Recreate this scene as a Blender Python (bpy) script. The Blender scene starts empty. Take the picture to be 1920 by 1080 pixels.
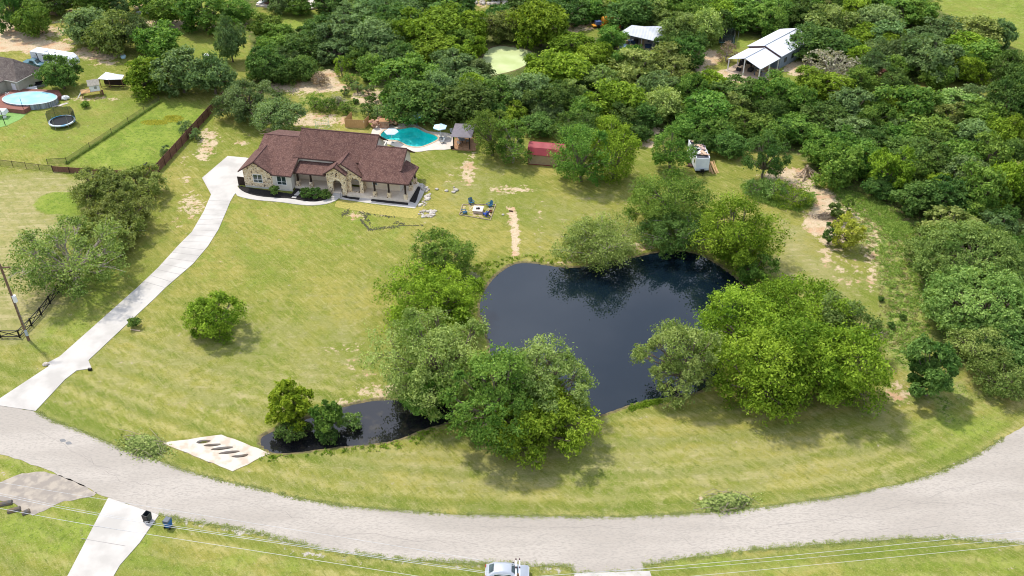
import bpy, bmesh, math, random
import numpy as np
from mathutils import Vector, Matrix
from mathutils.geometry import tessellate_polygon
R_ = math.radians
SC = bpy.context.scene
COL = SC.collection
random.seed(7)

# ------------------------------------------------------------------ camera
F = 1800.0; TH = R_(36.2); HC = 84.0
cam = bpy.data.cameras.new("camera"); cam.sensor_width = 36; cam.lens = F/1920*36
cam.clip_start = 1; cam.clip_end = 6000
co = bpy.data.objects.new("camera", cam); COL.objects.link(co)
co.location = (0, 0, HC); co.rotation_euler = (math.pi/2-TH, 0, 0); SC.camera = co

# ------------------------------------------------------------------ world, sun, exposure
SUN_AZ, SUN_EL = R_(-47), R_(60)          # azimuth from +Y towards +X
w = bpy.data.worlds.new("World"); SC.world = w; w.use_nodes = True
nt = w.node_tree; nt.nodes.clear()
wo = nt.nodes.new('ShaderNodeOutputWorld'); bg = nt.nodes.new('ShaderNodeBackground')
sky = nt.nodes.new('ShaderNodeTexSky'); sky.sky_type = 'NISHITA'; sky.sun_disc = False
sky.sun_elevation = SUN_EL; sky.sun_rotation = SUN_AZ
sky.dust_density = 2.0; sky.ozone_density = 1.5
tc = nt.nodes.new('ShaderNodeTexCoord'); mp = nt.nodes.new('ShaderNodeMapping'); mp.inputs['Scale'].default_value = (1, 1, 2.2)
nz = nt.nodes.new('ShaderNodeTexNoise'); nz.inputs['Scale'].default_value = 2.1; nz.inputs['Detail'].default_value = 7
nz.inputs['Roughness'].default_value = .55
cr = nt.nodes.new('ShaderNodeMapRange'); cr.inputs[1].default_value = .45; cr.inputs[2].default_value = .68
cr.inputs[3].default_value = .35; cr.inputs[4].default_value = .95
mx = nt.nodes.new('ShaderNodeMixRGB'); mx.inputs[2].default_value = (8.2, 8.9, 10.6, 1)
L = nt.links.new
L(tc.outputs['Generated'], mp.inputs[0]); L(mp.outputs[0], nz.inputs['Vector']); L(nz.outputs['Fac'], cr.inputs[0])
L(sky.outputs[0], mx.inputs[1]); L(cr.outputs[0], mx.inputs[0])
L(mx.outputs[0], bg.inputs['Color']); bg.inputs['Strength'].default_value = .15
L(bg.outputs[0], wo.inputs['Surface'])
sl = bpy.data.lights.new("sun", 'SUN'); sl.energy = 3.4; sl.angle = R_(3); sl.color = (1, .95, .85)
so = bpy.data.objects.new("sun", sl); COL.objects.link(so); so.location = (0, 100, 150)
sd = Vector((math.sin(SUN_AZ)*math.cos(SUN_EL), math.cos(SUN_AZ)*math.cos(SUN_EL), math.sin(SUN_EL)))
so.rotation_euler = sd.to_track_quat('Z', 'Y').to_euler()
SC.view_settings.view_transform = 'Standard'; SC.view_settings.look = 'None'
SC.view_settings.exposure = 0.26; SC.view_settings.gamma = 1
SC.render.engine = 'CYCLES'
SC.cycles.filter_width = 1.05; SC.cycles.max_bounces = 6; SC.cycles.transparent_max_bounces = 6

# ------------------------------------------------------------------ helpers
cT, sT = math.cos(TH), math.sin(TH)
def at(px, py, z=0.0):
    """ground point seen at photo pixel (1920x1080), at height z"""
    x = (px-960)/F; y = -(py-540)/F
    d = (x, cT+y*sT, -sT+y*cT); t = (z-HC)/d[2]
    return Vector((d[0]*t, d[1]*t, z))
def proj(p):
    q = (p[0], p[1], p[2]-HC); dep = q[1]*cT-q[2]*sT; up = q[1]*sT+q[2]*cT
    return 960+F*q[0]/dep, 540-F*up/dep, F/dep

MATS = {}
def mat(name, col, rough=.85, col2=None, scale=2.0, detail=4, lo=.35, hi=.65, bump=0, bscale=None, metal=0, spec=.3, coord='pos', stretch=None, rot=0, extra=None):
    if name in MATS: return MATS[name]
    m = bpy.data.materials.new(name); m.use_nodes = True; t = m.node_tree; b = t.nodes['Principled BSDF']
    b.inputs['Roughness'].default_value = rough; b.inputs['Metallic'].default_value = metal
    b.inputs['Specular IOR Level'].default_value = spec
    b.inputs['Base Color'].default_value = (*col, 1)
    if col2 is None: col2 = tuple(c*.8 for c in col)
    g = t.nodes.new('ShaderNodeNewGeometry') if coord == 'pos' else t.nodes.new('ShaderNodeTexCoord')
    src = g.outputs['Position'] if coord == 'pos' else g.outputs['Object']
    if stretch:
        mpn = t.nodes.new('ShaderNodeMapping'); mpn.inputs['Scale'].default_value = stretch; mpn.inputs['Rotation'].default_value = (0, 0, rot)
        t.links.new(src, mpn.inputs[0]); src = mpn.outputs[0]
    n = t.nodes.new('ShaderNodeTexNoise'); n.inputs['Scale'].default_value = scale; n.inputs['Detail'].default_value = detail
    t.links.new(src, n.inputs['Vector'])
    r = t.nodes.new('ShaderNodeMapRange'); r.inputs[1].default_value = lo; r.inputs[2].default_value = hi
    t.links.new(n.outputs['Fac'], r.inputs[0])
    x = t.nodes.new('ShaderNodeMixRGB'); x.inputs[1].default_value = (*col, 1); x.inputs[2].default_value = (*col2, 1)
    t.links.new(r.outputs[0], x.inputs[0]); t.links.new(x.outputs[0], b.inputs['Base Color'])
    if bump:
        n2 = t.nodes.new('ShaderNodeTexNoise'); n2.inputs['Scale'].default_value = bscale or scale*3; t.links.new(src, n2.inputs['Vector'])
        bp = t.nodes.new('ShaderNodeBump'); bp.inputs['Strength'].default_value = bump; bp.inputs['Distance'].default_value = .05
        t.links.new(n2.outputs['Fac'], bp.inputs['Height']); t.links.new(bp.outputs[0], b.inputs['Normal'])
    if extra: extra(t, b, x, src)
    MATS[name] = m; return m

def link(o, parent=None):
    COL.objects.link(o)
    if parent is not None: o.parent = parent
    return o
def tag(o, label=None, cat=None, group=None, kind=None):
    if label: o['label'] = label
    if cat: o['category'] = cat
    if group: o['group'] = group
    if kind: o['kind'] = kind
    return o
def thing(name, label, cat, loc=(0, 0, 0), rz=0, group=None):
    o = bpy.data.objects.new(name, None); o.empty_display_size = .5; COL.objects.link(o)
    o.location = loc; o.rotation_euler = (0, 0, rz)
    return tag(o, label, cat, group)
def copy_tree(o, parent=None):
    c = o.copy(); COL.objects.link(c)
    if parent is not None: c.parent = parent
    for k in list(o.children): copy_tree(k, c)
    return c

class MB:
    def __init__(s): s.v = []; s.f = []
    def poly(s, pts):
        n = len(s.v); s.v += [tuple(p) for p in pts]; s.f.append(tuple(range(n, n+len(pts)))); return s
    def mesh(s, vs, fs):
        n = len(s.v); s.v += [tuple(p) for p in vs]; s.f += [tuple(i+n for i in f) for f in fs]; return s
    def hexa(s, p):   # 8 points: bottom 4 ccw, top 4 ccw
        return s.mesh(p, [(3, 2, 1, 0), (4, 5, 6, 7), (0, 1, 5, 4), (1, 2, 6, 5), (2, 3, 7, 6), (3, 0, 4, 7)])
    def box(s, x0, x1, y0, y1, z0, z1):
        return s.hexa([(x0, y0, z0), (x1, y0, z0), (x1, y1, z0), (x0, y1, z0), (x0, y0, z1), (x1, y0, z1), (x1, y1, z1), (x0, y1, z1)])
    def cbox(s, c, sx, sy, sz, rz=0, rx=0):
        M = Matrix.Translation(c) @ Matrix.Rotation(rz, 4, 'Z') @ Matrix.Rotation(rx, 4, 'X')
        q = [(-sx/2, -sy/2, -sz/2), (sx/2, -sy/2, -sz/2), (sx/2, sy/2, -sz/2), (-sx/2, sy/2, -sz/2), (-sx/2, -sy/2, sz/2), (sx/2, -sy/2, sz/2), (sx/2, sy/2, sz/2), (-sx/2, sy/2, sz/2)]
        return s.hexa([M @ Vector(a) for a in q])
    def slab(s, pts, t, up=(0, 0, 1)):   # polygon (top face given) with thickness t below
        u = Vector(up)*t; n = len(pts); P = [Vector(p) for p in pts]
        s.mesh(P+[p-u for p in P], [tuple(range(n)), tuple(range(2*n-1, n-1, -1))]+[(i, i+n, (i+1) % n+n, (i+1) % n) for i in range(n)])
        return s
    def prism(s, pts, z0, z1):
        n = len(pts)
        s.mesh([(p[0], p[1], z1) for p in pts]+[(p[0], p[1], z0) for p in pts], [tuple(range(n)), tuple(range(2*n-1, n-1, -1))]+[(i, i+n, (i+1) % n+n, (i+1) % n) for i in range(n)])
        return s
    def tube(s, pts, rs, n=6, cap=True):
        P = [Vector(p) for p in pts]
        if not hasattr(rs, '__len__'): rs = [rs]*len(P)
        base = len(s.v); prev = None
        for i, p in enumerate(P):
            d = (P[min(i+1, len(P)-1)]-P[max(i-1, 0)]).normalized()
            if prev is None: a = d.orthogonal().normalized()
            else:
                a = prev-d*prev.dot(d); a = a.normalized() if a.length > 1e-5 else d.orthogonal().normalized()
            prev = a; b = d.cross(a)
            for k in range(n):
                q = p+(a*math.cos(2*math.pi*k/n)+b*math.sin(2*math.pi*k/n))*rs[i]; s.v.append(tuple(q))
        for i in range(len(P)-1):
            for k in range(n):
                s.f.append((base+i*n+k, base+i*n+(k+1) % n, base+(i+1)*n+(k+1) % n, base+(i+1)*n+k))
        if cap:
            s.f.append(tuple(base+k for k in reversed(range(n)))); e = base+(len(P)-1)*n; s.f.append(tuple(e+k for k in range(n)))
        return s
    def lathe(s, c, prof, n=16, sx=1, sy=1):
        base = len(s.v); c = Vector(c)
        for r, z in prof:
            for k in range(n):
                a = 2*math.pi*k/n; s.v.append((c.x+r*math.cos(a)*sx, c.y+r*math.sin(a)*sy, c.z+z))
        for i in range(len(prof)-1):
            for k in range(n):
                s.f.append((base+i*n+k, base+i*n+(k+1) % n, base+(i+1)*n+(k+1) % n, base+(i+1)*n+k))
        s.f.append(tuple(base+k for k in reversed(range(n)))); e = base+(len(prof)-1)*n; s.f.append(tuple(e+k for k in range(n)))
        return s
    def blob(s, c, r, rng=random, amp=.25, n=7, m=5):
        prof = []; c = Vector(c); base = len(s.v)
        if not hasattr(r, '__len__'): r = (r, r, r)
        for i in range(m+1):
            th = math.pi*i/m
            for k in range(n):
                a = 2*math.pi*k/n; j = 1+rng.uniform(-amp, amp)
                s.v.append((c.x+r[0]*math.sin(th)*math.cos(a)*j, c.y+r[1]*math.sin(th)*math.sin(a)*j, c.z+r[2]*math.cos(th)*j if 0 < i < m else c.z+r[2]*math.cos(th)))
        for i in range(m):
            for k in range(n):
                s.f.append((base+i*n+k, base+(i+1)*n+k, base+(i+1)*n+(k+1) % n, base+i*n+(k+1) % n))
        return s
    def build(s, name, m, parent=None, smooth=False, loc=None):
        me = bpy.data.meshes.new(name); me.from_pydata(s.v, [], s.f); me.validate(); me.update()
        if isinstance(m, (list, tuple)):
            for k in m: me.materials.append(k)
        else: me.materials.append(m)
        if smooth: me.polygons.foreach_set('use_smooth', [True]*len(me.polygons))
        o = bpy.data.objects.new(name, me); link(o, parent)
        if loc is not None: o.location = loc
        return o

def flat_poly(pts, z, holes=()):
    """triangulated flat polygon with holes -> MB"""
    loops = [[Vector((p[0], p[1], 0)) for p in pts]]+[[Vector((p[0], p[1], 0)) for p in h] for h in holes]
    allp = [p for l in loops for p in l]; tri = tessellate_polygon(loops)
    b = MB(); fs = []
    for t in tri:
        a, c, d = [allp[i] for i in t]
        fs.append(t if (c-a).cross(d-a).z > 0 else (t[0], t[2], t[1]))
    b.mesh([(p.x, p.y, z) for p in allp], fs); return b
def sheet(name, pts, z, m, holes=(), edge=.12, label=None):
    b = flat_poly(pts, z, holes)
    for l in (pts,)+tuple(holes):
        n = len(l)
        for i in range(n):
            p, q = l[i], l[(i+1) % n]
            b.poly([(p[0], p[1], z), (p[0], p[1], z-edge), (q[0], q[1], z-edge), (q[0], q[1], z)])
    return b
def W(pix, z=0): return [at(p[0], p[1], z).to_2d() for p in pix]
def densify(pts, step, jit=0, seed=0, closed=True, smooth=0):
    rng = random.Random(seed); P = [Vector(p) for p in pts]
    for _ in range(smooth):   # chaikin
        Q = []
        for i in range(len(P) if closed else len(P)-1):
            a, b = P[i], P[(i+1) % len(P)]; Q += [a*.75+b*.25, a*.25+b*.75]
        P = Q if closed else [P[0]]+Q+[P[-1]]
    out = []
    m = len(P) if closed else len(P)-1
    for i in range(m):
        a, b = P[i], P[(i+1) % len(P)]; d = (b-a).length; n = max(1, int(d/step))
        for k in range(n):
            p = a+(b-a)*(k/n)
            if jit: p = p+Vector((rng.uniform(-jit, jit), rng.uniform(-jit, jit)))
            out.append(p)
    if not closed: out.append(P[-1])
    return out
def ell(cx, cy, rx, ry, ang=0, n=14):
    a = R_(ang)
    return [(cx+rx*math.cos(t)*math.cos(a)-ry*math.sin(t)*math.sin(a), cy+rx*math.cos(t)*math.sin(a)+ry*math.sin(t)*math.cos(a)) for t in [2*math.pi*k/n for k in range(n)]]

def sdist(X, Y, poly):
    """signed distance (negative inside), numpy"""
    P = np.array([(p[0], p[1]) for p in poly]); Q = np.roll(P, -1, 0)
    d = np.full(X.shape, 1e9); ins = np.zeros(X.shape, bool)
    for (ax, ay), (bx, by) in zip(P, Q):
        ex, ey = bx-ax, by-ay; l = ex*ex+ey*ey+1e-12
        t = np.clip(((X-ax)*ex+(Y-ay)*ey)/l, 0, 1)
        d = np.minimum(d, (X-ax-t*ex)**2+(Y-ay-t*ey)**2)
        c = ((ay > Y) != (by > Y)) & (X < (bx-ax)*(Y-ay)/((by-ay) if abs(by-ay) > 1e-9 else 1e-9)+ax)
        ins ^= c
    d = np.sqrt(d); return np.where(ins, -d, d)
def sstep(a, b, x):
    t = np.clip((x-a)/(b-a), 0, 1); return t*t*(3-2*t)

# ------------------------------------------------------------------ outlines (photo pixels -> ground points)
POND = densify(W([(965, 492), (930, 515), (908, 545), (898, 575), (908, 605), (918, 640), (925, 690), (955, 735), (1010, 775), (1080, 788), (1130, 776), (1195, 752), (1235, 745), (1290, 742), (1345, 715),
    (1362, 660), (1385, 610), (1402, 570), (1404, 545), (1375, 518), (1340, 492), (1300, 472), (1240, 470), (1185, 484), (1130, 492), (1085, 503), (1040, 500), (1000, 493)]), 1.2, 0, smooth=2)
CREEK = densify(W([(484, 822), (512, 808), (545, 797), (590, 780), (635, 765), (690, 752), (750, 748), (810, 748), (850, 762), (846, 790), (800, 800), (745, 824), (690, 832), (640, 835), (570, 845), (520, 850), (498, 840)]), 1.2, 0, smooth=1)
CULV = W([(305, 831), (415, 815), (507, 850), (437, 884)])
ALGAE = densify(W([(890, 130), (905, 108), (912, 92), (935, 84), (965, 88), (1002, 96), (1002, 112), (975, 128), (940, 138), (905, 142)]), 1.5, smooth=2)
PX = lambda l, ox, oy, s: [(ox+a/s, oy+b/s) for a, b in l]
POOL = densify(W(PX([(540, 390), (555, 430), (620, 460), (780, 470), (860, 510), (930, 550), (1080, 565), (1190, 530), (1330, 465), (1340, 425), (1260, 385), (1140, 355), (1060, 300), (980, 285), (900, 300), (800, 320), (680, 315), (600, 330)], 640, 200, 7.385)), .6, smooth=2)
ROAD = [(-260, 700), (-100, 735), (0, 761), (68, 772), (100, 789), (160, 812), (225, 840), (290, 860), (340, 880), (430, 905), (480, 915), (560, 935), (640, 948), (740, 957), (860, 965), (960, 967), (1060, 969), (1160, 969), (1250, 966), (1350, 959), (1440, 950),
        (1500, 942), (1600, 926), (1680, 910), (1740, 893), (1790, 873), (1840, 848), (1880, 822), (1920, 800), (1980, 762), (2100, 690), (2350, 560), (2500, 640), (2300, 820), (2150, 950), (2050, 1050), (1920, 1021), (1880, 1018), (1800, 1011), (1700, 1010), (1660, 1012), (1580, 1018), (1500, 1024), (1440, 1028),
        (1350, 1038), (1280, 1048), (1210, 1060), (1205, 1075), (1080, 1078), (1070, 1062), (1000, 1062), (905, 1056), (850, 1055), (740, 1048), (640, 1037), (560, 1020), (480, 998), (400, 984), (340, 974), (298, 966), (203, 934), (170, 918), (100, 886), (40, 863), (0, 851), (-100, 815), (-260, 770)]
DRIVE = [(-70, 725), (0, 747.5), (92, 687), (85, 683), (112, 669), (257, 540), (297, 502), (335, 460), (360, 435), (382, 397), (396, 365), (379, 334), (427, 293), (461, 296), (480, 300), (475, 330), (455, 345), (443, 350), (449, 356), (439, 366), (432, 378), (425, 395), (410, 430), (390, 462), (362, 495), (310, 540), (290, 560),
         (235, 611), (166, 676), (172, 691), (144, 695), (122, 712), (67, 771), (0, 761), (-75, 744)]
HOLES = [[(550, 283), (600, 252), (690, 248), (760, 258), (720, 285), (640, 302), (570, 300)], [(645, 327), (700, 308), (800, 300), (890, 298), (880, 322), (780, 340), (680, 340)], [(742, 377), (800, 358), (900, 342), (1050, 335), (1050, 358), (950, 378), (850, 390), (770, 390)],
         [(842, 433), (900, 412), (1000, 395), (1120, 390), (1145, 408), (1080, 425), (980, 438), (870, 442)], [(1015, 468), (1080, 455), (1180, 445), (1258, 430), (1240, 465), (1180, 482), (1090, 490), (1040, 482)]]
def chai(P):
    for _ in range(2): P = [((a[0]*(1-t)+b[0]*t), (a[1]*(1-t)+b[1]*t)) for a, b in zip(P, P[1:]+P[:1]) for t in (.25, .75)]
    return P
HOLES = [chai(PX(h, 290, 790, 7.11)) for h in HOLES]

# ------------------------------------------------------------------ ground
def axis(lo, hi, step, far):
    a = list(np.arange(lo, hi+1e-6, step)); s = step; x = hi; r = []
    while x < far: s *= 1.35; x += s; r.append(x)
    s = step; x = lo; l = []
    while x > -far: s *= 1.35; x -= s; l.append(x)
    return np.array(l[::-1]+a+r)
GX = axis(-128, 132, .55, 2500); GY = axis(56, 240, .55, 2500)
X, Y = np.meshgrid(GX, GY); H0 = np.zeros(X.shape)
fine = (X > -150) & (X < 150) & (Y > 45) & (Y < 270)
def region(poly, pad):
    P = np.array([(p[0], p[1]) for p in poly]); a, b = P.min(0)-pad, P.max(0)+pad
    return (X > a[0]) & (X < b[0]) & (Y > a[1]) & (Y < b[1])
def apply(poly, pad, fn, arr):
    m = region(poly, pad); s = sdist(X[m], Y[m], poly); arr[m] = fn(arr[m], s)
MUD = np.zeros(X.shape)
for P_, dep, wd in ((POND, 1.6, 2.0), (CREEK, 1.0, 1.4), (ALGAE, 1.0, 2.0)):
    apply(P_, 4, lambda a, s: a-dep*sstep(.35, -wd, s), H0)
    apply(P_, 4, lambda a, s: np.maximum(a, sstep(1.0, .1, s)), MUD)
apply(POOL, 3, lambda a, s: a-2.2*sstep(.95, .25, s), H0)
apply(CULV, 3, lambda a, s: np.where(s < -.5, a-1.0, a), H0)
FARM = (Y > 250)
H0 += np.where(FARM, 1.5*np.sin(X*.011+1)*np.sin(Y*.009)*sstep(250, 420, Y), 0)

CH = {k: np.zeros(X.shape) for k in ('dirt', 'dry', 'lush', 'wild', 'forest', 'gravel')}
def zone(ch, pix, val=1, soft=1.2, isell=False):
    P_ = W(ell(*pix) if isell else pix)
    apply(P_, soft+.5, lambda a, s: np.maximum(a, val*sstep(soft, -soft, s)), CH[ch])
def unzone(ch, pix, soft=1.5, val=1):
    P_ = W(ell(*pix)); apply(P_, soft+.5, lambda a, s: a*(1-val*sstep(soft, -soft, s)), CH[ch])
FOREST = [(440, -60), (2300, -60), (2300, 100), (2300, 760), (1900, 745), (1850, 720), (1760, 640), (1735, 560), (1720, 470), (1700, 420), (1650, 375), (1560, 350), (1520, 320), (1500, 290), (1380, 285), (1200, 262), (1130, 262), (1000, 248), (900, 230), (830, 222), (760, 212), (720, 215), (640, 205), (560, 200), (470, 180), (470, 100)]
zone('forest', FOREST, .95, 2)
for e in [(1800, 175, 130, 26), (1110, 48, 60, 22), (1370, 85, 60, 26), (1440, 148, 70, 22), (620, 168, 90, 34), (560, 30, 110, 25), (700, 190, 40, 16), (930, 10, 60, 14), (1400, 120, 80, 22), (1600, 180, 60, 14)]: unzone('forest', e)
PAST = W([(1735, -40), (1760, 20), (1850, 60), (1895, 90), (1905, 120), (2300, 160), (2300, -60)])
apply(PAST, 3, lambda a, s: a*(1-sstep(2, -2, s)), CH['forest'])
E_ = [(0, 62, 90, 36, .9), (80, 88, 60, 14, .85), (185, 100, 50, 14, .8), (90, 60, 40, 12, .6), (420, 50, 40, 8, .6), (150, 75, 40, 8, .5), (200, 118, 30, 6, .6), (262, 75, 22, 5, .5), (310, 46, 62, 10, .85), (270, 10, 28, 8, .7), (440, 45, 25, 6, .6), (360, 0, 30, 4, .5), (90, 42, 30, 5, .4),
      (580, 163, 85, 12, .8), (610, 150, 30, 22, .72), (695, 182, 38, 16, .75), (700, 138, 12, 30, .7), (560, 176, 20, 5, .6), (720, 192, 22, 8, .75), (575, 225, 80, 15, .66), (640, 232, 30, 10, .4), (505, 245, 22, 8, .6), (455, 268, 18, 6, .55),
      (395, 265, 14, 22, .72), (380, 288, 16, 14, .72), (347, 335, 9, 10, .68), (356, 384, 20, 18, .62), (336, 421, 9, 9, .62), (345, 300, 8, 30, .4),
      (878, 322, 16, 26, .7), (885, 292, 10, 10, .6), (955, 355, 46, 9, .58), (1011, 410, 5, 34, .52), (850, 335, 12, 12, .4), (1215, 270, 16, 8, .72),
      (1478, 328, 50, 14, .78), (1505, 345, 30, 12, .8), (1560, 430, 40, 40, .62), (1590, 400, 30, 26, .6), (1640, 440, 20, 30, .45), (1600, 520, 16, 40, .4), (390, 262, 22, 24, .62), (360, 385, 26, 26, .55), (1690, 735, 22, 22, .6), (1575, 500, 20, 40, .42), (640, 655, 40, 14, .35), (1520, 350, 20, 12, .75), (1545, 378, 26, 26, .85), (1540, 415, 38, 30, .85), (1595, 396, 45, 10, .5), (1550, 470, 16, 40, .58), (1634, 495, 14, 50, .66), (1600, 440, 30, 20, .45),
      (1332, 108, 22, 16, .9), (1314, 128, 12, 14, .85), (1385, 142, 56, 14, .9), (1500, 128, 35, 14, .85), (1415, 150, 30, 6, .7), (1085, 48, 42, 12, .6), (1065, 60, 22, 8, .8), (1160, 48, 14, 8, .9), (1200, 88, 50, 12, .7), (1665, 132, 26, 8, .75), (1450, 32, 12, 6, .8), (1440, 22, 10, 5, .7), (905, 8, 14, 8, .6), (1010, 240, 25, 8, .7), (1225, 245, 22, 10, .6), (970, 215, 30, 12, .7), (1100, 230, 30, 10, .5),
      (715, 732, 52, 13, .72), (665, 757, 50, 10, .68), (745, 722, 18, 8, .6), (1200, 462, 36, 12, .55), (1060, 494, 60, 7, .5), (672, 652, 16, 7, .56), (657, 680, 9, 14, .55), (700, 700, 40, 6, .35), (639, 20, 16, 10, .75), (625, 32, 16, 8, .6),
      (1240, 750, 30, 8, .55), (1685, 745, 16, 16, .66), (1670, 720, 14, 30, .45), (170, 185, 60, 6, .5), (1320, 935, 8, 4, .7), (740, 402, 60, 6, .35), (670, 403, 22, 9, .6), (350, 762, 14, 6, .5), (240, 735, 70, 6, .28), (1820, 64, 30, 6, .3), (600, 245, 20, 6, .5), (1440, 108, 25, 20, .6)]
for e in E_: zone('dirt', e[:4], e[4], 1.3, True)
zone('dirt', [(950, 388), (966, 388), (974, 430), (974, 480), (960, 484), (957, 430)], .95, .7)
zone('dirt', [(868, 385), (930, 384), (919, 412), (862, 402)], .5, .5)
for pix, v in [([(-300, 330), (100, 325), (200, 335), (160, 420), (120, 470), (150, 560), (60, 640), (-60, 640), (-300, 560)], .85), ([(180, 640), (430, 600), (700, 560), (700, 720), (480, 800), (200, 780), (110, 740)], .42),
               ([(440, 900), (560, 860), (900, 820), (1100, 800), (1500, 800), (1720, 800), (1700, 900), (1300, 950), (900, 950), (600, 925)], .45), ([(1450, 400), (1530, 440), (1600, 520), (1650, 640), (1640, 720), (1720, 830), (1640, 850), (1560, 560), (1440, 520)], .68),
               ([(960, 360), (1180, 350), (1180, 470), (980, 480)], .38), ([(1735, -40), (1760, 20), (1850, 60), (1895, 90), (1905, 120), (2300, 160), (2300, -60)], .2), ([(640, 520), (760, 500), (700, 620), (420, 640), (430, 560)], .3), ([(820, 300), (940, 310), (960, 380), (820, 400)], .45),
               ([(1540, 370), (1680, 400), (1720, 480), (1660, 600), (1600, 480)], .5)]: zone('dry', pix, v, 5)
for pix, v in [([(300, 186), (385, 196), (405, 215), (288, 328), (122, 303)], .9), (ell(1800, 800, 95, 38, -12), .75), (ell(150, 1000, 170, 60), .6), (ell(360, 1060, 260, 26), .5), (ell(1640, 1060, 420, 24), .55), (ell(140, 585, 110, 50, -40), .6), (ell(560, 420, 220, 60), .25),
               ([(0, 180), (300, 180), (120, 300), (0, 290)], .45), (ell(400, 60, 120, 60), .45), (ell(560, 50, 120, 30), .7), (ell(480, 500, 150, 60), .22), (ell(1500, 150, 60, 18), .7), (ell(1440, 152, 60, 14), .7), (ell(1370, 85, 60, 20), .6), (ell(60, 880, 80, 20, 15), .5), ([(1735, -40), (1760, 20), (1850, 60), (1895, 90), (1905, 120), (2300, 160), (2300, -60)], .6)]: zone('lush', pix, v, 3)
zone('lush', (112, 381, 52, 23, -4), 1, .8, True); zone('lush', (135, 402, 34, 8, -15), .8, .8, True)
zone('wild', [(1390, 335), (1500, 335), (1560, 355), (1640, 380), (1720, 440), (1745, 560), (1740, 660), (1700, 720), (1650, 650), (1660, 570), (1640, 500), (1600, 450), (1560, 400), (1490, 390), (1400, 365)], .7, 2)
zone('wild', [(1740, 640), (1900, 740), (1780, 790), (1690, 760)], .4, 3)
zone('wild', [(560, 180), (760, 196), (760, 225), (700, 212), (560, 205)], .6, 2)
for e in [(490, 1000, 90, 9, 9, .8), (560, 1032, 60, 7, 12, .6), (700, 1052, 80, 4, 2, .5), (350, 978, 50, 7, 10, .7), (880, 1062, 40, 4, 0, .6), (1040, 1066, 50, 5, 0, .8), (1860, 836, 26, 5, -38, .5), (300, 862, 160, 4, 21, .3), (1700, 1014, 90, 3, 0, .35), (110, 905, 60, 8, 25, .3)]: zone('gravel', e[:5], e[5], .6, True)

CH['dry'] *= 1-sstep(.55, .9, CH['lush'])
RD = np.zeros(X.shape); RIN = W(ROAD); mm = fine; RD[mm] = np.clip(sdist(X[mm], Y[mm], RIN), 0, 60)/60; RD[~mm] = 1
me = bpy.data.meshes.new('ground'); ny, nx = X.shape
V = np.stack([X.ravel(), Y.ravel(), H0.ravel()], 1)
i0 = (np.arange(ny-1)[:, None]*nx+np.arange(nx-1)[None]).ravel(); Q = np.stack([i0, i0+1, i0+nx+1, i0+nx], 1)
def fill_mesh(me, V, Q, smooth=True):
    me.vertices.add(len(V)); me.vertices.foreach_set('co', V.astype(np.float32).ravel())
    me.loops.add(Q.size); me.loops.foreach_set('vertex_index', Q.astype(np.int32).ravel())
    me.polygons.add(len(Q)); me.polygons.foreach_set('loop_start', np.arange(0, Q.size, Q.shape[1], dtype=np.int32))
    me.polygons.foreach_set('loop_total', np.full(len(Q), Q.shape[1], np.int32))
    if smooth: me.polygons.foreach_set('use_smooth', np.ones(len(Q), bool))
    me.update(calc_edges=True)
fill_mesh(me, V, Q)
for nm, chans in (('zone_a', ('dirt', 'dry', 'lush', 'wild')), ('zone_b', ('forest', 'gravel', 'mud', 'rd'))):
    a = me.attributes.new(nm, 'FLOAT_COLOR', 'POINT')
    d = np.stack([(MUD if c == 'mud' else RD if c == 'rd' else CH[c] if c else np.ones(X.shape)).ravel() for c in chans], 1)
    a.data.foreach_set('color', d.astype(np.float32).ravel())
ground = bpy.data.objects.new('ground', me); link(ground); tag(ground, 'mown lawn and rough grassland with bare sandy patches', 'ground', kind='structure')

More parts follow.
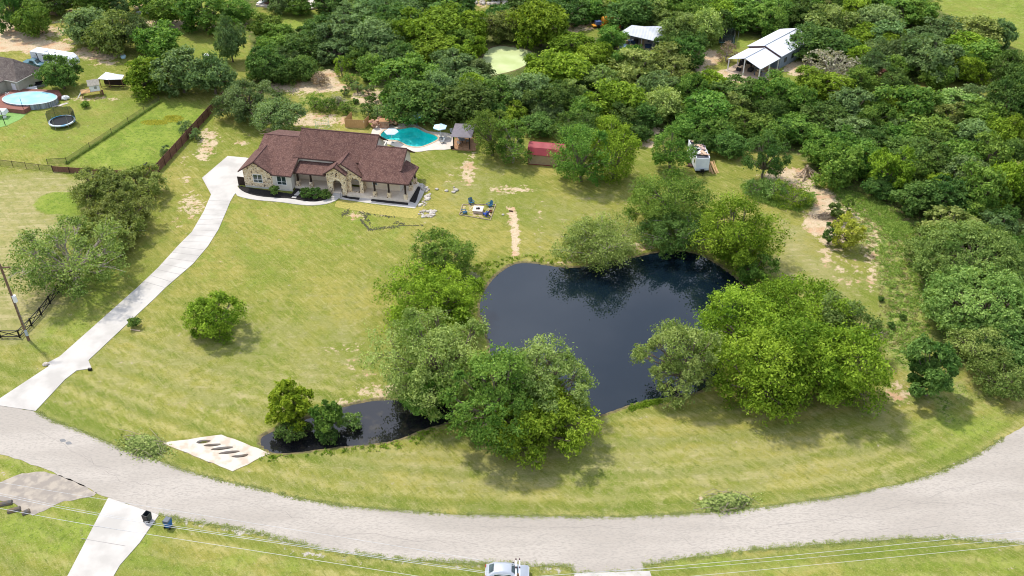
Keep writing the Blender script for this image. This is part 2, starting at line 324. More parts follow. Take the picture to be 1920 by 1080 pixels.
def ground_mat():
    m = bpy.data.materials.new('grass_and_soil'); m.use_nodes = True; t = m.node_tree; b = t.nodes['Principled BSDF']; l = t.links.new
    b.inputs['Roughness'].default_value = 1; b.inputs['Specular IOR Level'].default_value = .08
    g = t.nodes.new('ShaderNodeNewGeometry').outputs['Position']
    def noise(s, d=4, st=None, rot=0, ro=.55):
        src = g
        if st:
            k = t.nodes.new('ShaderNodeMapping'); k.vector_type = 'POINT'; k.inputs['Rotation'].default_value = (0, 0, rot); l(g, k.inputs[0])
            k2 = t.nodes.new('ShaderNodeMapping'); k2.inputs['Scale'].default_value = st; l(k.outputs[0], k2.inputs[0]); src = k2.outputs[0]
        n = t.nodes.new('ShaderNodeTexNoise'); n.inputs['Scale'].default_value = s; n.inputs['Detail'].default_value = d; n.inputs['Roughness'].default_value = ro
        l(src, n.inputs['Vector']); return n.outputs['Fac']
    def rng(x, a, b_, c=0, d=1):
        r = t.nodes.new('ShaderNodeMapRange'); r.inputs[1].default_value = a; r.inputs[2].default_value = b_; r.inputs[3].default_value = c; r.inputs[4].default_value = d
        l(x, r.inputs[0]); return r.outputs[0]
    def mix(a, b_, f):
        x = t.nodes.new('ShaderNodeMixRGB')
        for i, v in ((1, a), (2, b_)):
            if isinstance(v, tuple): x.inputs[i].default_value = (*v, 1)
            else: l(v, x.inputs[i])
        if isinstance(f, float): x.inputs[0].default_value = f
        else: l(f, x.inputs[0])
        return x.outputs[0]
    def ma(op, a, b_):
        x = t.nodes.new('ShaderNodeMath'); x.operation = op
        for i, v in ((0, a), (1, b_)):
            if isinstance(v, (int, float)): x.inputs[i].default_value = v
            else: l(v, x.inputs[i])
        return x.outputs[0]
    za = t.nodes.new('ShaderNodeAttribute'); za.attribute_name = 'zone_a'; sa = t.nodes.new('ShaderNodeSeparateColor'); l(za.outputs['Color'], sa.inputs[0])
    zb = t.nodes.new('ShaderNodeAttribute'); zb.attribute_name = 'zone_b'; sb = t.nodes.new('ShaderNodeSeparateColor'); l(zb.outputs['Color'], sb.inputs[0])
    dirt, dry, lush, wild = sa.outputs[0], sa.outputs[1], sa.outputs[2], za.outputs['Alpha']
    forest, gravel, mud = sb.outputs[0], sb.outputs[1], sb.outputs[2]
    nb = noise(.05, 5); nm = noise(.28, 5, ro=.65); nf = noise(1.7, 5, ro=.75); nh = noise(6, 3, ro=.8); nq = noise(.75, 6, ro=.72)
    sk = noise(.9, 5, (1, .2, 1), R_(-40), .75); sk2 = noise(1.0, 5, (.16, 1, 1), R_(-3), .75)
    base = mix((.165, .192, .028), (.265, .240, .055), rng(nb, .42, .58))
    base = mix(base, (.145, .172, .020), rng(nm, .47, .62, 0, .75))
    base = mix(base, (.38, .31, .12), rng(nq, .51, .66, 0, .5))
    base = mix(base, (.32, .28, .085), rng(sk, .50, .66, 0, .5))
    base = mix(base, (.14, .165, .022), rng(sk2, .50, .66, 0, .5))
    rd = ma('ADD', ma('MULTIPLY', zb.outputs['Alpha'], 60), ma('MULTIPLY', ma('SUBTRACT', nm, .5), 2.2))
    stripe = rng(ma('SINE', ma('MULTIPLY', rd, 2.9), 0), -.6, .9); fade = rng(rd, 14, 30, 1, 0)
    base = mix(base, (.36, .32, .12), ma('MULTIPLY', ma('MULTIPLY', stripe, fade), rng(nq, .4, .56, .1, .75)))
    stripe2 = rng(ma('SINE', ma('MULTIPLY', rd, 1.25), 0), .2, 1); base = mix(base, (.115, .155, .022), ma('MULTIPLY', ma('MULTIPLY', stripe2, fade), .55))
    s3 = noise(2.6, 4, (1, .15, 1), R_(-42), .75)
    base = mix(base, (.37, .34, .14), rng(s3, .53, .66, 0, .5)); base = mix(base, (.085, .115, .018), rng(s3, .47, .36, 0, .5))
    base = mix(base, (.12, .165, .022), rng(noise(.09, 4, (1, .35, 1), R_(-42), .6), .5, .58, 0, .45))
    lu = mix((.13, .20, .022), (.21, .265, .04), rng(nm, .42, .58))
    lu = mix(lu, (.075, .135, .014), rng(nf, .48, .62, 0, .6)); lu = mix(lu, (.27, .30, .06), rng(sk, .52, .62, 0, .5))
    nz5 = ma('MULTIPLY', ma('SUBTRACT', nm, .5), 2.0)
    base = mix(base, lu, rng(ma('ADD', lush, nz5), .2, .85))
    dr = mix((.35, .30, .135), (.22, .22, .07), rng(nq, .42, .6))
    dr = mix(dr, (.43, .36, .20), rng(sk2, .48, .6, 0, .7)); dr = mix(dr, (.19, .20, .055), rng(sk, .5, .6, 0, .5))
    base = mix(base, dr, rng(ma('ADD', dry, ma('MULTIPLY', ma('SUBTRACT', ma('MULTIPLY', ma('ADD', nm, nq), .5), .5), 3.2)), .25, .9))
    wi = mix((.06, .115, .012), (.24, .28, .06), rng(nq, .44, .58))
    wi = mix(wi, (.40, .34, .17), rng(nf, .50, .6, 0, .7))
    base = mix(base, wi, rng(ma('ADD', wild, nz5), .25, .6))
    fo = mix((.055, .085, .016), (.13, .16, .04), rng(nm, .44, .58)); fo = mix(fo, (.26, .18, .11), rng(nq, .52, .62, 0, .6))
    base = mix(base, fo, rng(ma('ADD', forest, nz5), .35, .7))
    base = mix(base, (.06, .09, .014), rng(nf, .54, .68, 0, .5)); base = mix(base, (.42, .38, .18), rng(nh, .54, .66, 0, .45))
    soil = mix((.58, .45, .31), (.46, .36, .23), rng(nf, .42, .58)); soil = mix(soil, (.46, .24, .13), rng(nm, .5, .62, 0, .6)); soil = mix(soil, (.20, .18, .07), rng(nh, .54, .64, 0, .6))
    dn = ma('ADD', ma('MULTIPLY', ma('SUBTRACT', nf, .5), 1.6), ma('MULTIPLY', ma('SUBTRACT', nq, .5), 2.6))
    base = mix(base, soil, rng(ma('ADD', dirt, dn), .45, .62))
    gr = mix((.46, .42, .36), (.30, .27, .22), rng(nh, .44, .58))
    base = mix(base, gr, rng(ma('ADD', gravel, dn), .50, .62))
    base = mix(base, mix((.22, .17, .09), (.11, .10, .05), rng(nf, .42, .58)), rng(ma('ADD', mud, ma('MULTIPLY', dn, .6)), .4, .85))
    l(base, b.inputs['Base Color'])
    bp = t.nodes.new('ShaderNodeBump'); bp.inputs['Strength'].default_value = .5; bp.inputs['Distance'].default_value = .12
    l(ma('ADD', ma('MULTIPLY', nh, .6), ma('MULTIPLY', nf, 1.4)), bp.inputs['Height']); l(bp.outputs[0], b.inputs['Normal'])
    return m
me.materials.append(ground_mat())

# ------------------------------------------------------------------ surface materials
def conc_extra(t, b, x, src):
    pass
M_conc = mat('pale_concrete', (.50, .47, .43), .85, (.41, .385, .35), .28, 7, .45, .62, bump=.1, bscale=20)
M_conc2 = mat('culvert_concrete', (.56, .50, .42), .9, (.47, .385, .30), .8, 7, .45, .6, bump=.2, bscale=8)
M_oldc = mat('old_grey_concrete', (.27, .235, .20), .9, (.37, .32, .26), .9, 7, .44, .6, bump=.2, bscale=8)
def road_extra(t, b, x, src):
    n = t.nodes.new('ShaderNodeTexNoise'); n.inputs['Scale'].default_value = 9; n.inputs['Detail'].default_value = 3; n.inputs['Roughness'].default_value = .8; t.links.new(src, n.inputs['Vector'])
    r = t.nodes.new('ShaderNodeMapRange'); r.inputs[1].default_value = .47; r.inputs[2].default_value = .62; r.inputs[3].default_value = 0; r.inputs[4].default_value = .7; t.links.new(n.outputs['Fac'], r.inputs[0])
    y = t.nodes.new('ShaderNodeMixRGB'); y.inputs[2].default_value = (.27, .25, .22, 1); t.links.new(x.outputs[0], y.inputs[1]); t.links.new(r.outputs[0], y.inputs[0])
    v = t.nodes.new('ShaderNodeTexVoronoi'); v.feature = 'DISTANCE_TO_EDGE'; v.inputs['Scale'].default_value = .16; v.inputs['Randomness'].default_value = 1
    n3 = t.nodes.new('ShaderNodeTexNoise'); n3.inputs['Scale'].default_value = .5; n3.inputs['Detail'].default_value = 6; t.links.new(src, n3.inputs['Vector'])
    ad = t.nodes.new('ShaderNodeMixRGB'); ad.blend_type = 'ADD'; ad.inputs[0].default_value = 5; t.links.new(src, ad.inputs[1]); t.links.new(n3.outputs['Color'], ad.inputs[2]); t.links.new(ad.outputs[0], v.inputs['Vector'])
    r2 = t.nodes.new('ShaderNodeMapRange'); r2.inputs[1].default_value = 0; r2.inputs[2].default_value = .006; r2.inputs[3].default_value = .22; r2.inputs[4].default_value = 0; t.links.new(v.outputs['Distance'], r2.inputs[0])
    z = t.nodes.new('ShaderNodeMixRGB'); z.inputs[2].default_value = (.2, .18, .15, 1); t.links.new(y.outputs[0], z.inputs[1]); t.links.new(r2.outputs[0], z.inputs[0])
    t.links.new(y.outputs[0], b.inputs['Base Color'])
M_road = mat('chip_seal_asphalt', (.42, .375, .325), .95, (.36, .32, .275), .22, 6, .42, .58, bump=.35, bscale=7, stretch=(.25, 1, 1), extra=road_extra)
M_mulch = mat('dark_mulch', (.012, .011, .012), 1, (.03, .025, .022), 6, 4, bump=.6, bscale=14)
M_sod = mat('fresh_sod', (.37, .31, .085), 1, (.27, .25, .06), 3, 5, .42, .58, bump=.4, bscale=9)
M_wood = mat('fence_cedar_brown', (.23, .12, .075), .9, (.14, .07, .045), 3, 4, stretch=(3, 3, .4))
M_newwood = mat('new_cedar', (.58, .36, .17), .8, (.45, .26, .11), 4, 4, stretch=(5, 5, .5))
M_darkwood = mat('dark_post_wood', (.035, .02, .014), .7)
M_black = mat('black_paint', (.008, .008, .009), .5)
M_white = mat('white_paint', (.78, .78, .77), .5, (.70, .70, .69), 1.5)
M_grey = mat('grey_metal', (.33, .34, .35), .45, (.25, .26, .27), 3, metal=.4)
M_glass = mat('dark_window_glass', (.02, .035, .035), .08, (.05, .075, .07), 1.2, spec=.8)
M_gal = mat('galvanised_metal', (.55, .57, .60), .4, (.47, .49, .52), 2, metal=.3)

def seam(dirv, scale):
    """corrugated metal: bump ribs"""
    def f(t, b, x, src):
        wv = t.nodes.new('ShaderNodeTexWave'); wv.wave_type = 'BANDS'; wv.bands_direction = dirv; wv.inputs['Scale'].default_value = scale; t.links.new(src, wv.inputs['Vector'])
        bp = t.nodes.new('ShaderNodeBump'); bp.inputs['Strength'].default_value = .5; bp.inputs['Distance'].default_value = .04; t.links.new(wv.outputs['Fac'], bp.inputs['Height']); t.links.new(bp.outputs[0], b.inputs['Normal'])
        r = t.nodes.new('ShaderNodeMapRange'); r.inputs[1].default_value = .0; r.inputs[2].default_value = .25; r.inputs[3].default_value = .72; r.inputs[4].default_value = 1; t.links.new(wv.outputs['Fac'], r.inputs[0])
        y = t.nodes.new('ShaderNodeMixRGB'); y.blend_type = 'MULTIPLY'; y.inputs[0].default_value = 1; t.links.new(x.outputs[0], y.inputs[1]); t.links.new(r.outputs[0], y.inputs[2]); t.links.new(y.outputs[0], b.inputs['Base Color'])
    return f

# ------------------------------------------------------------------ roads, drives, paths
def struct(name, b, m, label, cat='road'):
    o = b.build(name, m); return tag(o, label, cat, kind='structure')
struct('road', sheet('road', densify(W(ROAD), .8, .10, 3), .03, M_road, edge=.1), M_road, 'pale chip sealed residential road curving through the grass')
struct('driveway', sheet('d', W(DRIVE), .075, M_conc, edge=.2), M_conc, 'long curving white concrete driveway from the road to the brick house', 'driveway')
struct('driveway', sheet('d', W([(203, 934), (298, 966), (262, 1018), (225, 1060), (190, 1120), (100, 1120), (128, 1078)]), .07, M_conc, edge=.2), M_conc, 'short white concrete driveway across the road with wheelie bins', 'driveway')
struct('driveway', sheet('d', W([(1078, 1076), (1218, 1071), (1235, 1120), (1060, 1120)]), .07, M_conc, edge=.2), M_conc, 'white driveway apron at the bottom edge near the silver car', 'driveway')
WALK = PX([(0, 865), (130, 905), (300, 930), (520, 945), (760, 980), (900, 990), (1060, 980), (1180, 945), (1250, 900), (1262, 850), (1185, 838), (1150, 890), (1060, 935), (930, 950), (800, 935), (680, 910), (480, 900), (300, 885), (150, 850), (60, 800), (20, 740)], 440, 230, 6.355)
struct('walkway', sheet('w', densify(W(WALK), 1, smooth=1), .085, M_conc, edge=.15), M_conc, 'curved white concrete walkway along the front of the brick house', 'walkway')
W2 = PX([(105, 780), (100, 815), (430, 862), (900, 915), (940, 850), (975, 790), (1015, 700), (985, 650), (935, 645), (830, 842), (600, 805), (300, 765)], 620, 230, 5.685)
struct('garden_border', sheet('w', W(W2), .04, M_conc2, edge=.1), M_conc, 'pale limestone gravel strip around the front porch', 'border')
struct('mulch_bed', sheet('m', W(PX([(40, 750), (60, 800), (150, 850), (300, 885), (480, 900), (680, 910), (800, 935), (930, 950), (1060, 935), (1150, 890), (1180, 840), (1130, 800), (740, 770), (680, 850), (130, 770)], 440, 230, 6.355)), .05, M_mulch, edge=.06), M_mulch, 'black mulch bed between the curved walkway and the house', 'flower bed')
for i, pl in enumerate([[(110, 792), (200, 768), (325, 785), (300, 826), (200, 815)], [(445, 800), (832, 842), (822, 880), (430, 838)], [(905, 680), (962, 684), (905, 858), (832, 840)]]):
    struct('mulch_bed', sheet('m', densify(W(PX(pl, 620, 230, 5.685)), .6, .06, i), .06, M_mulch, edge=.03), M_mulch, ['small black mulch bed beside the front steps', 'long black mulch bed in front of the porch deck', 'black mulch bed along the right side of the porch deck'][i], 'flower bed')
struct('sod_strip', sheet('s', densify(W(PX([(60, 840), (45, 900), (480, 975), (910, 1028), (960, 960), (995, 880), (930, 860), (900, 925), (430, 872), (100, 820)], 620, 230, 5.685)), .8, .08, 2), .025, M_sod, edge=.02), M_sod, 'yellowish strip of freshly laid sod in front of the porch', 'turf')
struct('concrete_slab', sheet('s', densify(W([(0, 905), (40, 888), (75, 884), (110, 890), (150, 908), (182, 924), (178, 930), (120, 940), (95, 952), (62, 968), (40, 958), (28, 945), (0, 940), (-30, 930)]), .5, .1, 5), .03, M_oldc, edge=.06), M_oldc, 'worn grey concrete culvert apron across the road at lower left', 'slab')
M_rubber = mat('fresh_tar_patch', (.22, .22, .22), .9)
for c in ((118, 826), (129, 831)):
    struct('tar_patch', sheet('p', densify(W(ell(c[0], c[1], 6, 3)), .3, .05, 1), .036, M_rubber, edge=.004), M_rubber, 'small dark tar patch on the road, '+('upper' if c[0] < 120 else 'lower')+' of the two', 'patch')

Lf = densify(W(DRIVE[5:11]), .5, closed=False); Rt = densify(W(DRIVE[20:28]), .5, closed=False)[::-1]
jb = MB()
for k in range(1, 17):
    a = Lf[int((len(Lf)-1)*k/17)]; c = min(Rt, key=lambda q: (q-a).length); dd = (c-a).normalized(); nn_ = Vector((-dd.y, dd.x))*.035
    jb.poly([(*(a+dd*.1-nn_), .079), (*(c-dd*.1-nn_), .079), (*(c-dd*.1+nn_), .079), (*(a+dd*.1+nn_), .079)])
for p_, q_ in (((164, 985), (262, 1000)), ((150, 1010), (245, 1026))):
    a, c = at(*p_).to_2d(), at(*q_).to_2d(); dd = (c-a).normalized(); a = a+dd*.2; c = c-dd*.6; nn_ = Vector((-dd.y, dd.x))*.03; jb.poly([(*(a-nn_), .074), (*(c-nn_), .074), (*(c+nn_), .074), (*(a+nn_), .074)])
struct('driveway_joints', jb, mat('joint_filler', (.30, .28, .26), .9), 'thin grey expansion joints across the white concrete driveways', 'driveway')
cb_ = MB(); rc = random.Random(19)
for (x0, y0, x1, y1) in [(150, 850, 240, 905), (240, 905, 330, 915), (420, 930, 620, 985), (640, 1000, 900, 1020), (1240, 985, 1330, 1040), (1400, 990, 1640, 965), (1650, 960, 1850, 900), (1560, 1000, 1760, 990), (60, 800, 200, 880), (900, 985, 1180, 990), (1700, 940, 1900, 950)]:
    P_ = [at(x0+(x1-x0)*t_/9, y0+(y1-y0)*t_/9, .034) for t_ in range(10)]; P_ = [p+Vector((rc.uniform(-.4, .4), rc.uniform(-.35, .35), 0)) for p in P_]
    for a, c in zip(P_, P_[1:]):
        dd = (c-a).normalized(); nn_ = Vector((-dd.y, dd.x, 0))*rc.uniform(.012, .03); cb_.poly([a-nn_, c-nn_, c+nn_, a+nn_])
struct('road_cracks', cb_, mat('crack_grey_brown', (.30, .27, .24), .9), 'thin irregular cracks in the chip seal road', 'road')  # cracks are thin flat strips in one plain grey-brown colour

def wmat(name, col, bump, sc, rough=.04, murk=None):
    m = bpy.data.materials.new(name); m.use_nodes = True; t = m.node_tree; b = t.nodes['Principled BSDF']
    b.inputs['Base Color'].default_value = (*col, 1); b.inputs['Roughness'].default_value = rough; b.inputs['IOR'].default_value = 1.58; b.inputs['Specular IOR Level'].default_value = .5
    g = t.nodes.new('ShaderNodeNewGeometry'); n = t.nodes.new('ShaderNodeTexNoise'); n.inputs['Scale'].default_value = sc; n.inputs['Detail'].default_value = 3; t.links.new(g.outputs['Position'], n.inputs['Vector'])
    bp = t.nodes.new('ShaderNodeBump'); bp.inputs['Strength'].default_value = bump; bp.inputs['Distance'].default_value = .02; t.links.new(n.outputs['Fac'], bp.inputs['Height']); t.links.new(bp.outputs[0], b.inputs['Normal'])
    if murk:
        n2 = t.nodes.new('ShaderNodeTexNoise'); n2.inputs['Scale'].default_value = murk[1]; n2.inputs['Detail'].default_value = 6; t.links.new(g.outputs['Position'], n2.inputs['Vector'])
        r = t.nodes.new('ShaderNodeMapRange'); r.inputs[1].default_value = murk[2]; r.inputs[2].default_value = murk[3]; t.links.new(n2.outputs['Fac'], r.inputs[0])
        x = t.nodes.new('ShaderNodeMixRGB'); x.inputs[1].default_value = (*col, 1); x.inputs[2].default_value = (*murk[0], 1); t.links.new(r.outputs[0], x.inputs[0]); t.links.new(x.outputs[0], b.inputs['Base Color'])
    return m
def grow(poly, d):
    c = sum((Vector(p) for p in poly), Vector((0, 0)))/len(poly); n = len(poly); out = []
    for i in range(n):
        a, b = Vector(poly[i-1]), Vector(poly[(i+1) % n]); e = (b-a).normalized(); nn = Vector((e.y, -e.x)); p = Vector(poly[i])
        out.append(p+nn*d)
    area = sum(poly[i][0]*poly[(i+1) % n][1]-poly[(i+1) % n][0]*poly[i][1] for i in range(n))
    if area < 0: out = [Vector(poly[i])*2-out[i] for i in range(n)]
    return out
M_pond = wmat('still_pond_water', (.004, .010, .017), .015, .35, .02)
M_creek = wmat('murky_creek_water', (.010, .010, .012), .02, 1.2, .03, ((.06, .05, .03), .5, .55, .8))
struct('pond_water', flat_poly(grow(POND, .7), -.1), M_pond, 'dark still pond reflecting sky and trees', 'pond')
struct('creek_water', flat_poly(grow(CREEK, .6), -.1), M_creek, 'murky shallow creek arm leading to the culvert', 'water')
M_alg = mat('algae_scum', (.50, .56, .28), .6, (.40, .47, .19), .25, 6)
struct('algae_pond', flat_poly(grow(ALGAE, .7), -.1), M_alg, 'pond fully covered in pale green algae among the trees', 'pond')

# culvert headwall slab with five pipe openings
root = thing('culvert_headwall', 'pale concrete slab with five oval pipe openings beside the road and creek', 'culvert')
cv = densify(CULV, .9, .06, 9)
b = sheet('c', cv, .06, M_conc2, holes=[W(h) for h in HOLES], edge=.35); b.build('slab', M_conc2, root)
M_pipe = mat('rusty_pipe_inside', (.09, .09, .09), .9, (.17, .12, .06), 1.6, 5)
for h in HOLES:
    hw = W(h); pb = MB(); n = len(hw); c = sum(hw, Vector((0, 0)))/n
    rings = [(1.04, .0), (1.0, -.3), (.75, -.55), (.3, -.68)]; vs = []
    for s_, z in rings: vs += [((c+(p-c)*s_).x, (c+(p-c)*s_).y, z) for p in hw]
    fs = [(i*n+k, i*n+(k+1) % n, (i+1)*n+(k+1) % n, (i+1)*n+k) for i in range(3) for k in range(n)]+[tuple(3*n+k for k in range(n))]
    pb.mesh(vs, fs); pb.build('pipe', M_pipe, root, True)
root = thing('culvert_headwall', 'weathered culvert pipe ends at the left edge across the road', 'culvert')
for i, (cx, cy, rx, ry) in enumerate([(10, 945, 18, 4), (28, 957, 14, 5), (50, 961, 8, 3)]):
    p = at(cx, cy); q = at(cx+rx, cy-ry)
    MB().tube([(p.x-rx*.05, p.y-.25, .0), (p.x+rx*.04, p.y+.2, .04)], .34, 12).build('pipe', M_pipe, root)

# ------------------------------------------------------------------ brick / stone house
def speck(colr, sc, lo, hi, amt):
    def f(t, b, x, src):
        n = t.nodes.new('ShaderNodeTexVoronoi'); n.inputs['Scale'].default_value = sc; t.links.new(src, n.inputs['Vector'])
        s_ = t.nodes.new('ShaderNodeSeparateColor'); t.links.new(n.outputs['Color'], s_.inputs[0])
        r = t.nodes.new('ShaderNodeMapRange'); r.inputs[1].default_value = lo; r.inputs[2].default_value = hi; r.inputs[3].default_value = 0; r.inputs[4].default_value = amt; t.links.new(s_.outputs[0], r.inputs[0])
        y = t.nodes.new('ShaderNodeMixRGB'); y.inputs[2].default_value = (*colr, 1); t.links.new(x.outputs[0], y.inputs[1]); t.links.new(r.outputs[0], y.inputs[0]); t.links.new(y.outputs[0], b.inputs['Base Color'])
    return f
M_shin = mat('brown_red_shingles', (.120, .060, .047), .95, (.088, .043, .035), 1.1, 7, .4, .6, bump=.3, bscale=10, extra=speck((.22, .13, .105), 7.5, .5, .95, .6))
def stone_extra(t, b, x, src):
    v = t.nodes.new('ShaderNodeTexVoronoi'); v.inputs['Scale'].default_value = 4.6; t.links.new(src, v.inputs['Vector'])
    s_ = t.nodes.new('ShaderNodeSeparateColor'); t.links.new(v.outputs['Color'], s_.inputs[0])
    cr_ = t.nodes.new('ShaderNodeValToRGB'); e = cr_.color_ramp; e.interpolation = 'CONSTANT'
    e.elements[0].position = 0; e.elements[0].color = (.10, .055, .03, 1); e.elements[1].position = .09; e.elements[1].color = (.66, .49, .29, 1)
    for p, c in ((.35, (.80, .64, .42)), (.55, (.52, .36, .20)), (.7, (.86, .72, .52)), (.85, (.68, .54, .36))):
        k = e.elements.new(p); k.color = (*c, 1)
    t.links.new(s_.outputs[0], cr_.inputs[0])
    v2 = t.nodes.new('ShaderNodeTexVoronoi'); v2.feature = 'DISTANCE_TO_EDGE'; v2.inputs['Scale'].default_value = 4.6; t.links.new(src, v2.inputs['Vector'])
    r = t.nodes.new('ShaderNodeMapRange'); r.inputs[1].default_value = .02; r.inputs[2].default_value = .07; t.links.new(v2.outputs['Distance'], r.inputs[0])
    y = t.nodes.new('ShaderNodeMixRGB'); y.inputs[1].default_value = (.74, .64, .49, 1); t.links.new(r.outputs[0], y.inputs[0]); t.links.new(cr_.outputs[0], y.inputs[2]); t.links.new(y.outputs[0], b.inputs['Base Color'])
    bp = t.nodes.new('ShaderNodeBump'); bp.inputs['Strength'].default_value = .5; bp.inputs['Distance'].default_value = .04; t.links.new(r.outputs[0], bp.inputs['Height']); t.links.new(bp.outputs[0], b.inputs['Normal'])
M_stone = mat('tan_field_stone', (.5, .4, .27), .9, extra=stone_extra)
M_board = mat('cream_siding', (.68, .63, .54), .8, (.62, .57, .49), 1.5, extra=None)
M_board2 = mat('tan_porch_siding', (.78, .66, .50), .85, (.70, .58, .43), 1.5)
M_found = mat('concrete_base', (.60, .57, .52), .9, (.5, .47, .42), 3)
M_fascia = mat('dark_fascia', (.07, .035, .03), .7)

def wall_xz(b, pts, y, th=.2, holes=()):
    """vertical wall in the xz plane: front face at y, back at y+th"""
    loops = [[Vector((p[0], p[1], 0)) for p in pts]]+[[Vector((p[0], p[1], 0)) for p in h] for h in holes]
    allp = [p for l in loops for p in l]; tri = tessellate_polygon(loops); n = len(allp)
    b.mesh([(p.x, y, p.y) for p in allp]+[(p.x, y+th, p.y) for p in allp], list(tri)+[tuple(i+n for i in reversed(t_)) for t_ in tri])
    for l in loops:
        m = len(l)
        for i in range(m):
            p, q = l[i], l[(i+1) % m]; b.poly([(p.x, y, p.y), (q.x, y, q.y), (q.x, y+th, q.y), (p.x, y+th, p.y)])
    return b
def wall_yz(b, pts, x, th=.2):
    n = len(pts)
    b.mesh([(x, p[0], p[1]) for p in pts]+[(x-th, p[0], p[1]) for p in pts], [tuple(range(n)), tuple(range(2*n-1, n-1, -1))]+[(i, i+n, (i+1) % n+n, (i+1) % n) for i in range(n)]); return b
def window_x(parent, x, z, w_, h_, y, mull=2, name='window'):
    """window facing -y centred at x,z"""
    fr = MB(); t = .09
    fr.box(x-w_/2, x+w_/2, y-.05, y-.002, z-h_/2, z-h_/2+t); fr.box(x-w_/2, x+w_/2, y-.05, y-.002, z+h_/2-t, z+h_/2)
    for k in range(mull+1):
        xx = x-w_/2+(w_-t)*k/mull; fr.box(xx, xx+t, y-.05, y-.002, z-h_/2+t, z+h_/2-t)
        if k < mull: fr.box(xx+t, xx+t+(w_-t)/mull-t, y-.048, y-.002, z-h_/2+h_*.36, z-h_/2+h_*.36+.06)
    f = fr.build(name, M_white, parent)
    MB().box(x-w_/2+t, x+w_/2-t, y-.025, y-.004, z-h_/2+t, z+h_/2-t).build('pane', M_glass, f); return f
def roofpart(b, pts, th=.16): b.slab(pts, th); return b
O_ = at(460.5, 350.4, 0)
house = thing('stone_house', 'large single storey stone and cream house with brown red shingle roof and wide porch', 'house', O_, R_(-10.6))
# roofs (x along the front, y towards the back)
rf = MB()
# left wing: front & back slopes (ridge at y 7.8 z 6.4), white bay included
roofpart(rf, [(1.3, .5, 3.87), (5.3, .5, 3.87), (5.3, -.75, 3.45), (9.0, -.75, 3.45), (9.0, 3.4, 4.87), (8.6, 4.6, 5.28), (8.6, 7.8, 6.4), (1.3, 7.8, 6.4)])
roofpart(rf, [(1.3, 7.8, 6.4), (7.9, 7.8, 6.4), (7.9, 13.6, 4.35), (1.3, 13.6, 4.35)])
# front gable wing (ridge x 2.6, z 5.55)
roofpart(rf, [(-.55, -.7, 3.45), (2.6, -.7, 5.58), (2.6, 5.4, 5.58), (1.9, 6.8, 5.1), (-.55, 6.8, 3.45)])
roofpart(rf, [(2.6, -.7, 5.58), (5.65, -.7, 3.5), (5.65, 5.4, 3.5), (2.6, 5.4, 5.58)])
# main block
roofpart(rf, [(8.0, 3.3, 4.9), (22.0, 3.3, 4.9), (22.35, 7.7, 8.2), (8.4, 7.7, 8.2)])
roofpart(rf, [(8.4, 7.7, 8.2), (22.35, 7.7, 8.2), (22.5, 11.5, 5.35), (8.4, 11.5, 5.35)])
# front porch roof
roofpart(rf, [(8.8, .8, 3.35), (14.5, .8, 3.35), (15.4, 3.7, 4.12), (9.05, 3.7, 4.12)])
# entry small gable and big gable
roofpart(rf, [(14.5, -.1, 4.1), (16.65, -.1, 5.65), (16.65, 1.5, 5.65), (15.9, 2.2, 5.1), (14.5, 1.6, 4.1)])
roofpart(rf, [(16.65, -.1, 5.65), (18.6, -.1, 4.25), (18.6, .85, 4.25), (16.65, 1.5, 5.65)])
roofpart(rf, [(14.1, .8, 3.68), (17.55, .8, 5.95), (17.55, 5.2, 5.95), (14.1, 5.2, 3.68)])
roofpart(rf, [(17.55, .8, 5.95), (21.0, .8, 3.68), (21.0, 5.2, 3.68), (17.55, 5.2, 5.95)])
# right wing with wrapped porch
s_ = .53
roofpart(rf, [(21.2, 0, 3.6), (29.35, 0, 3.6), (27.35, 2, 3.6+2*s_), (27.35, 6.2, 6.9), (20.0, 6.2, 6.9), (20.0, 2.2, 3.6+2.2*s_), (21.2, .9, 3.6+.9*s_)])
roofpart(rf, [(29.35, 0, 3.6), (29.45, 6.2, 3.6), (27.3, 6.2, 4.68), (27.35, 2, 3.6+2*s_)])
roofpart(rf, [(21.8, 6.2, 6.9), (27.6, 6.2, 6.9), (27.85, 9.6, 4.45), (21.8, 9.6, 4.45)])
roofpart(rf, [(27.1, 2, 4.72), (27.6, 2.2, 4.78), (27.6, 6.2, 6.9), (27.1, 6.2, 6.9)])
roof = rf.build('roof', M_shin, house)
rd = MB()
for a_, b_ in (((1.3, 7.8, 6.42), (7.8, 7.8, 6.42)), ((8.4, 7.7, 8.22), (22.35, 7.7, 8.22)), ((21.8, 6.2, 6.92), (27.6, 6.2, 6.92)), ((2.6, -.7, 5.6), (2.6, 5.4, 5.6)), ((16.65, -.1, 5.67), (16.65, 1.5, 5.67)), ((17.55, .8, 5.97), (17.7, 4.7, 5.97)), ((29.35, 0, 3.62), (27.35, 2, 4.68))):
    MB().tube([a_, b_], .09, 6).build('ridge_cap', mat('ridge_shingle', (.11, .055, .05), .95, (.15, .08, .07), 4), roof)
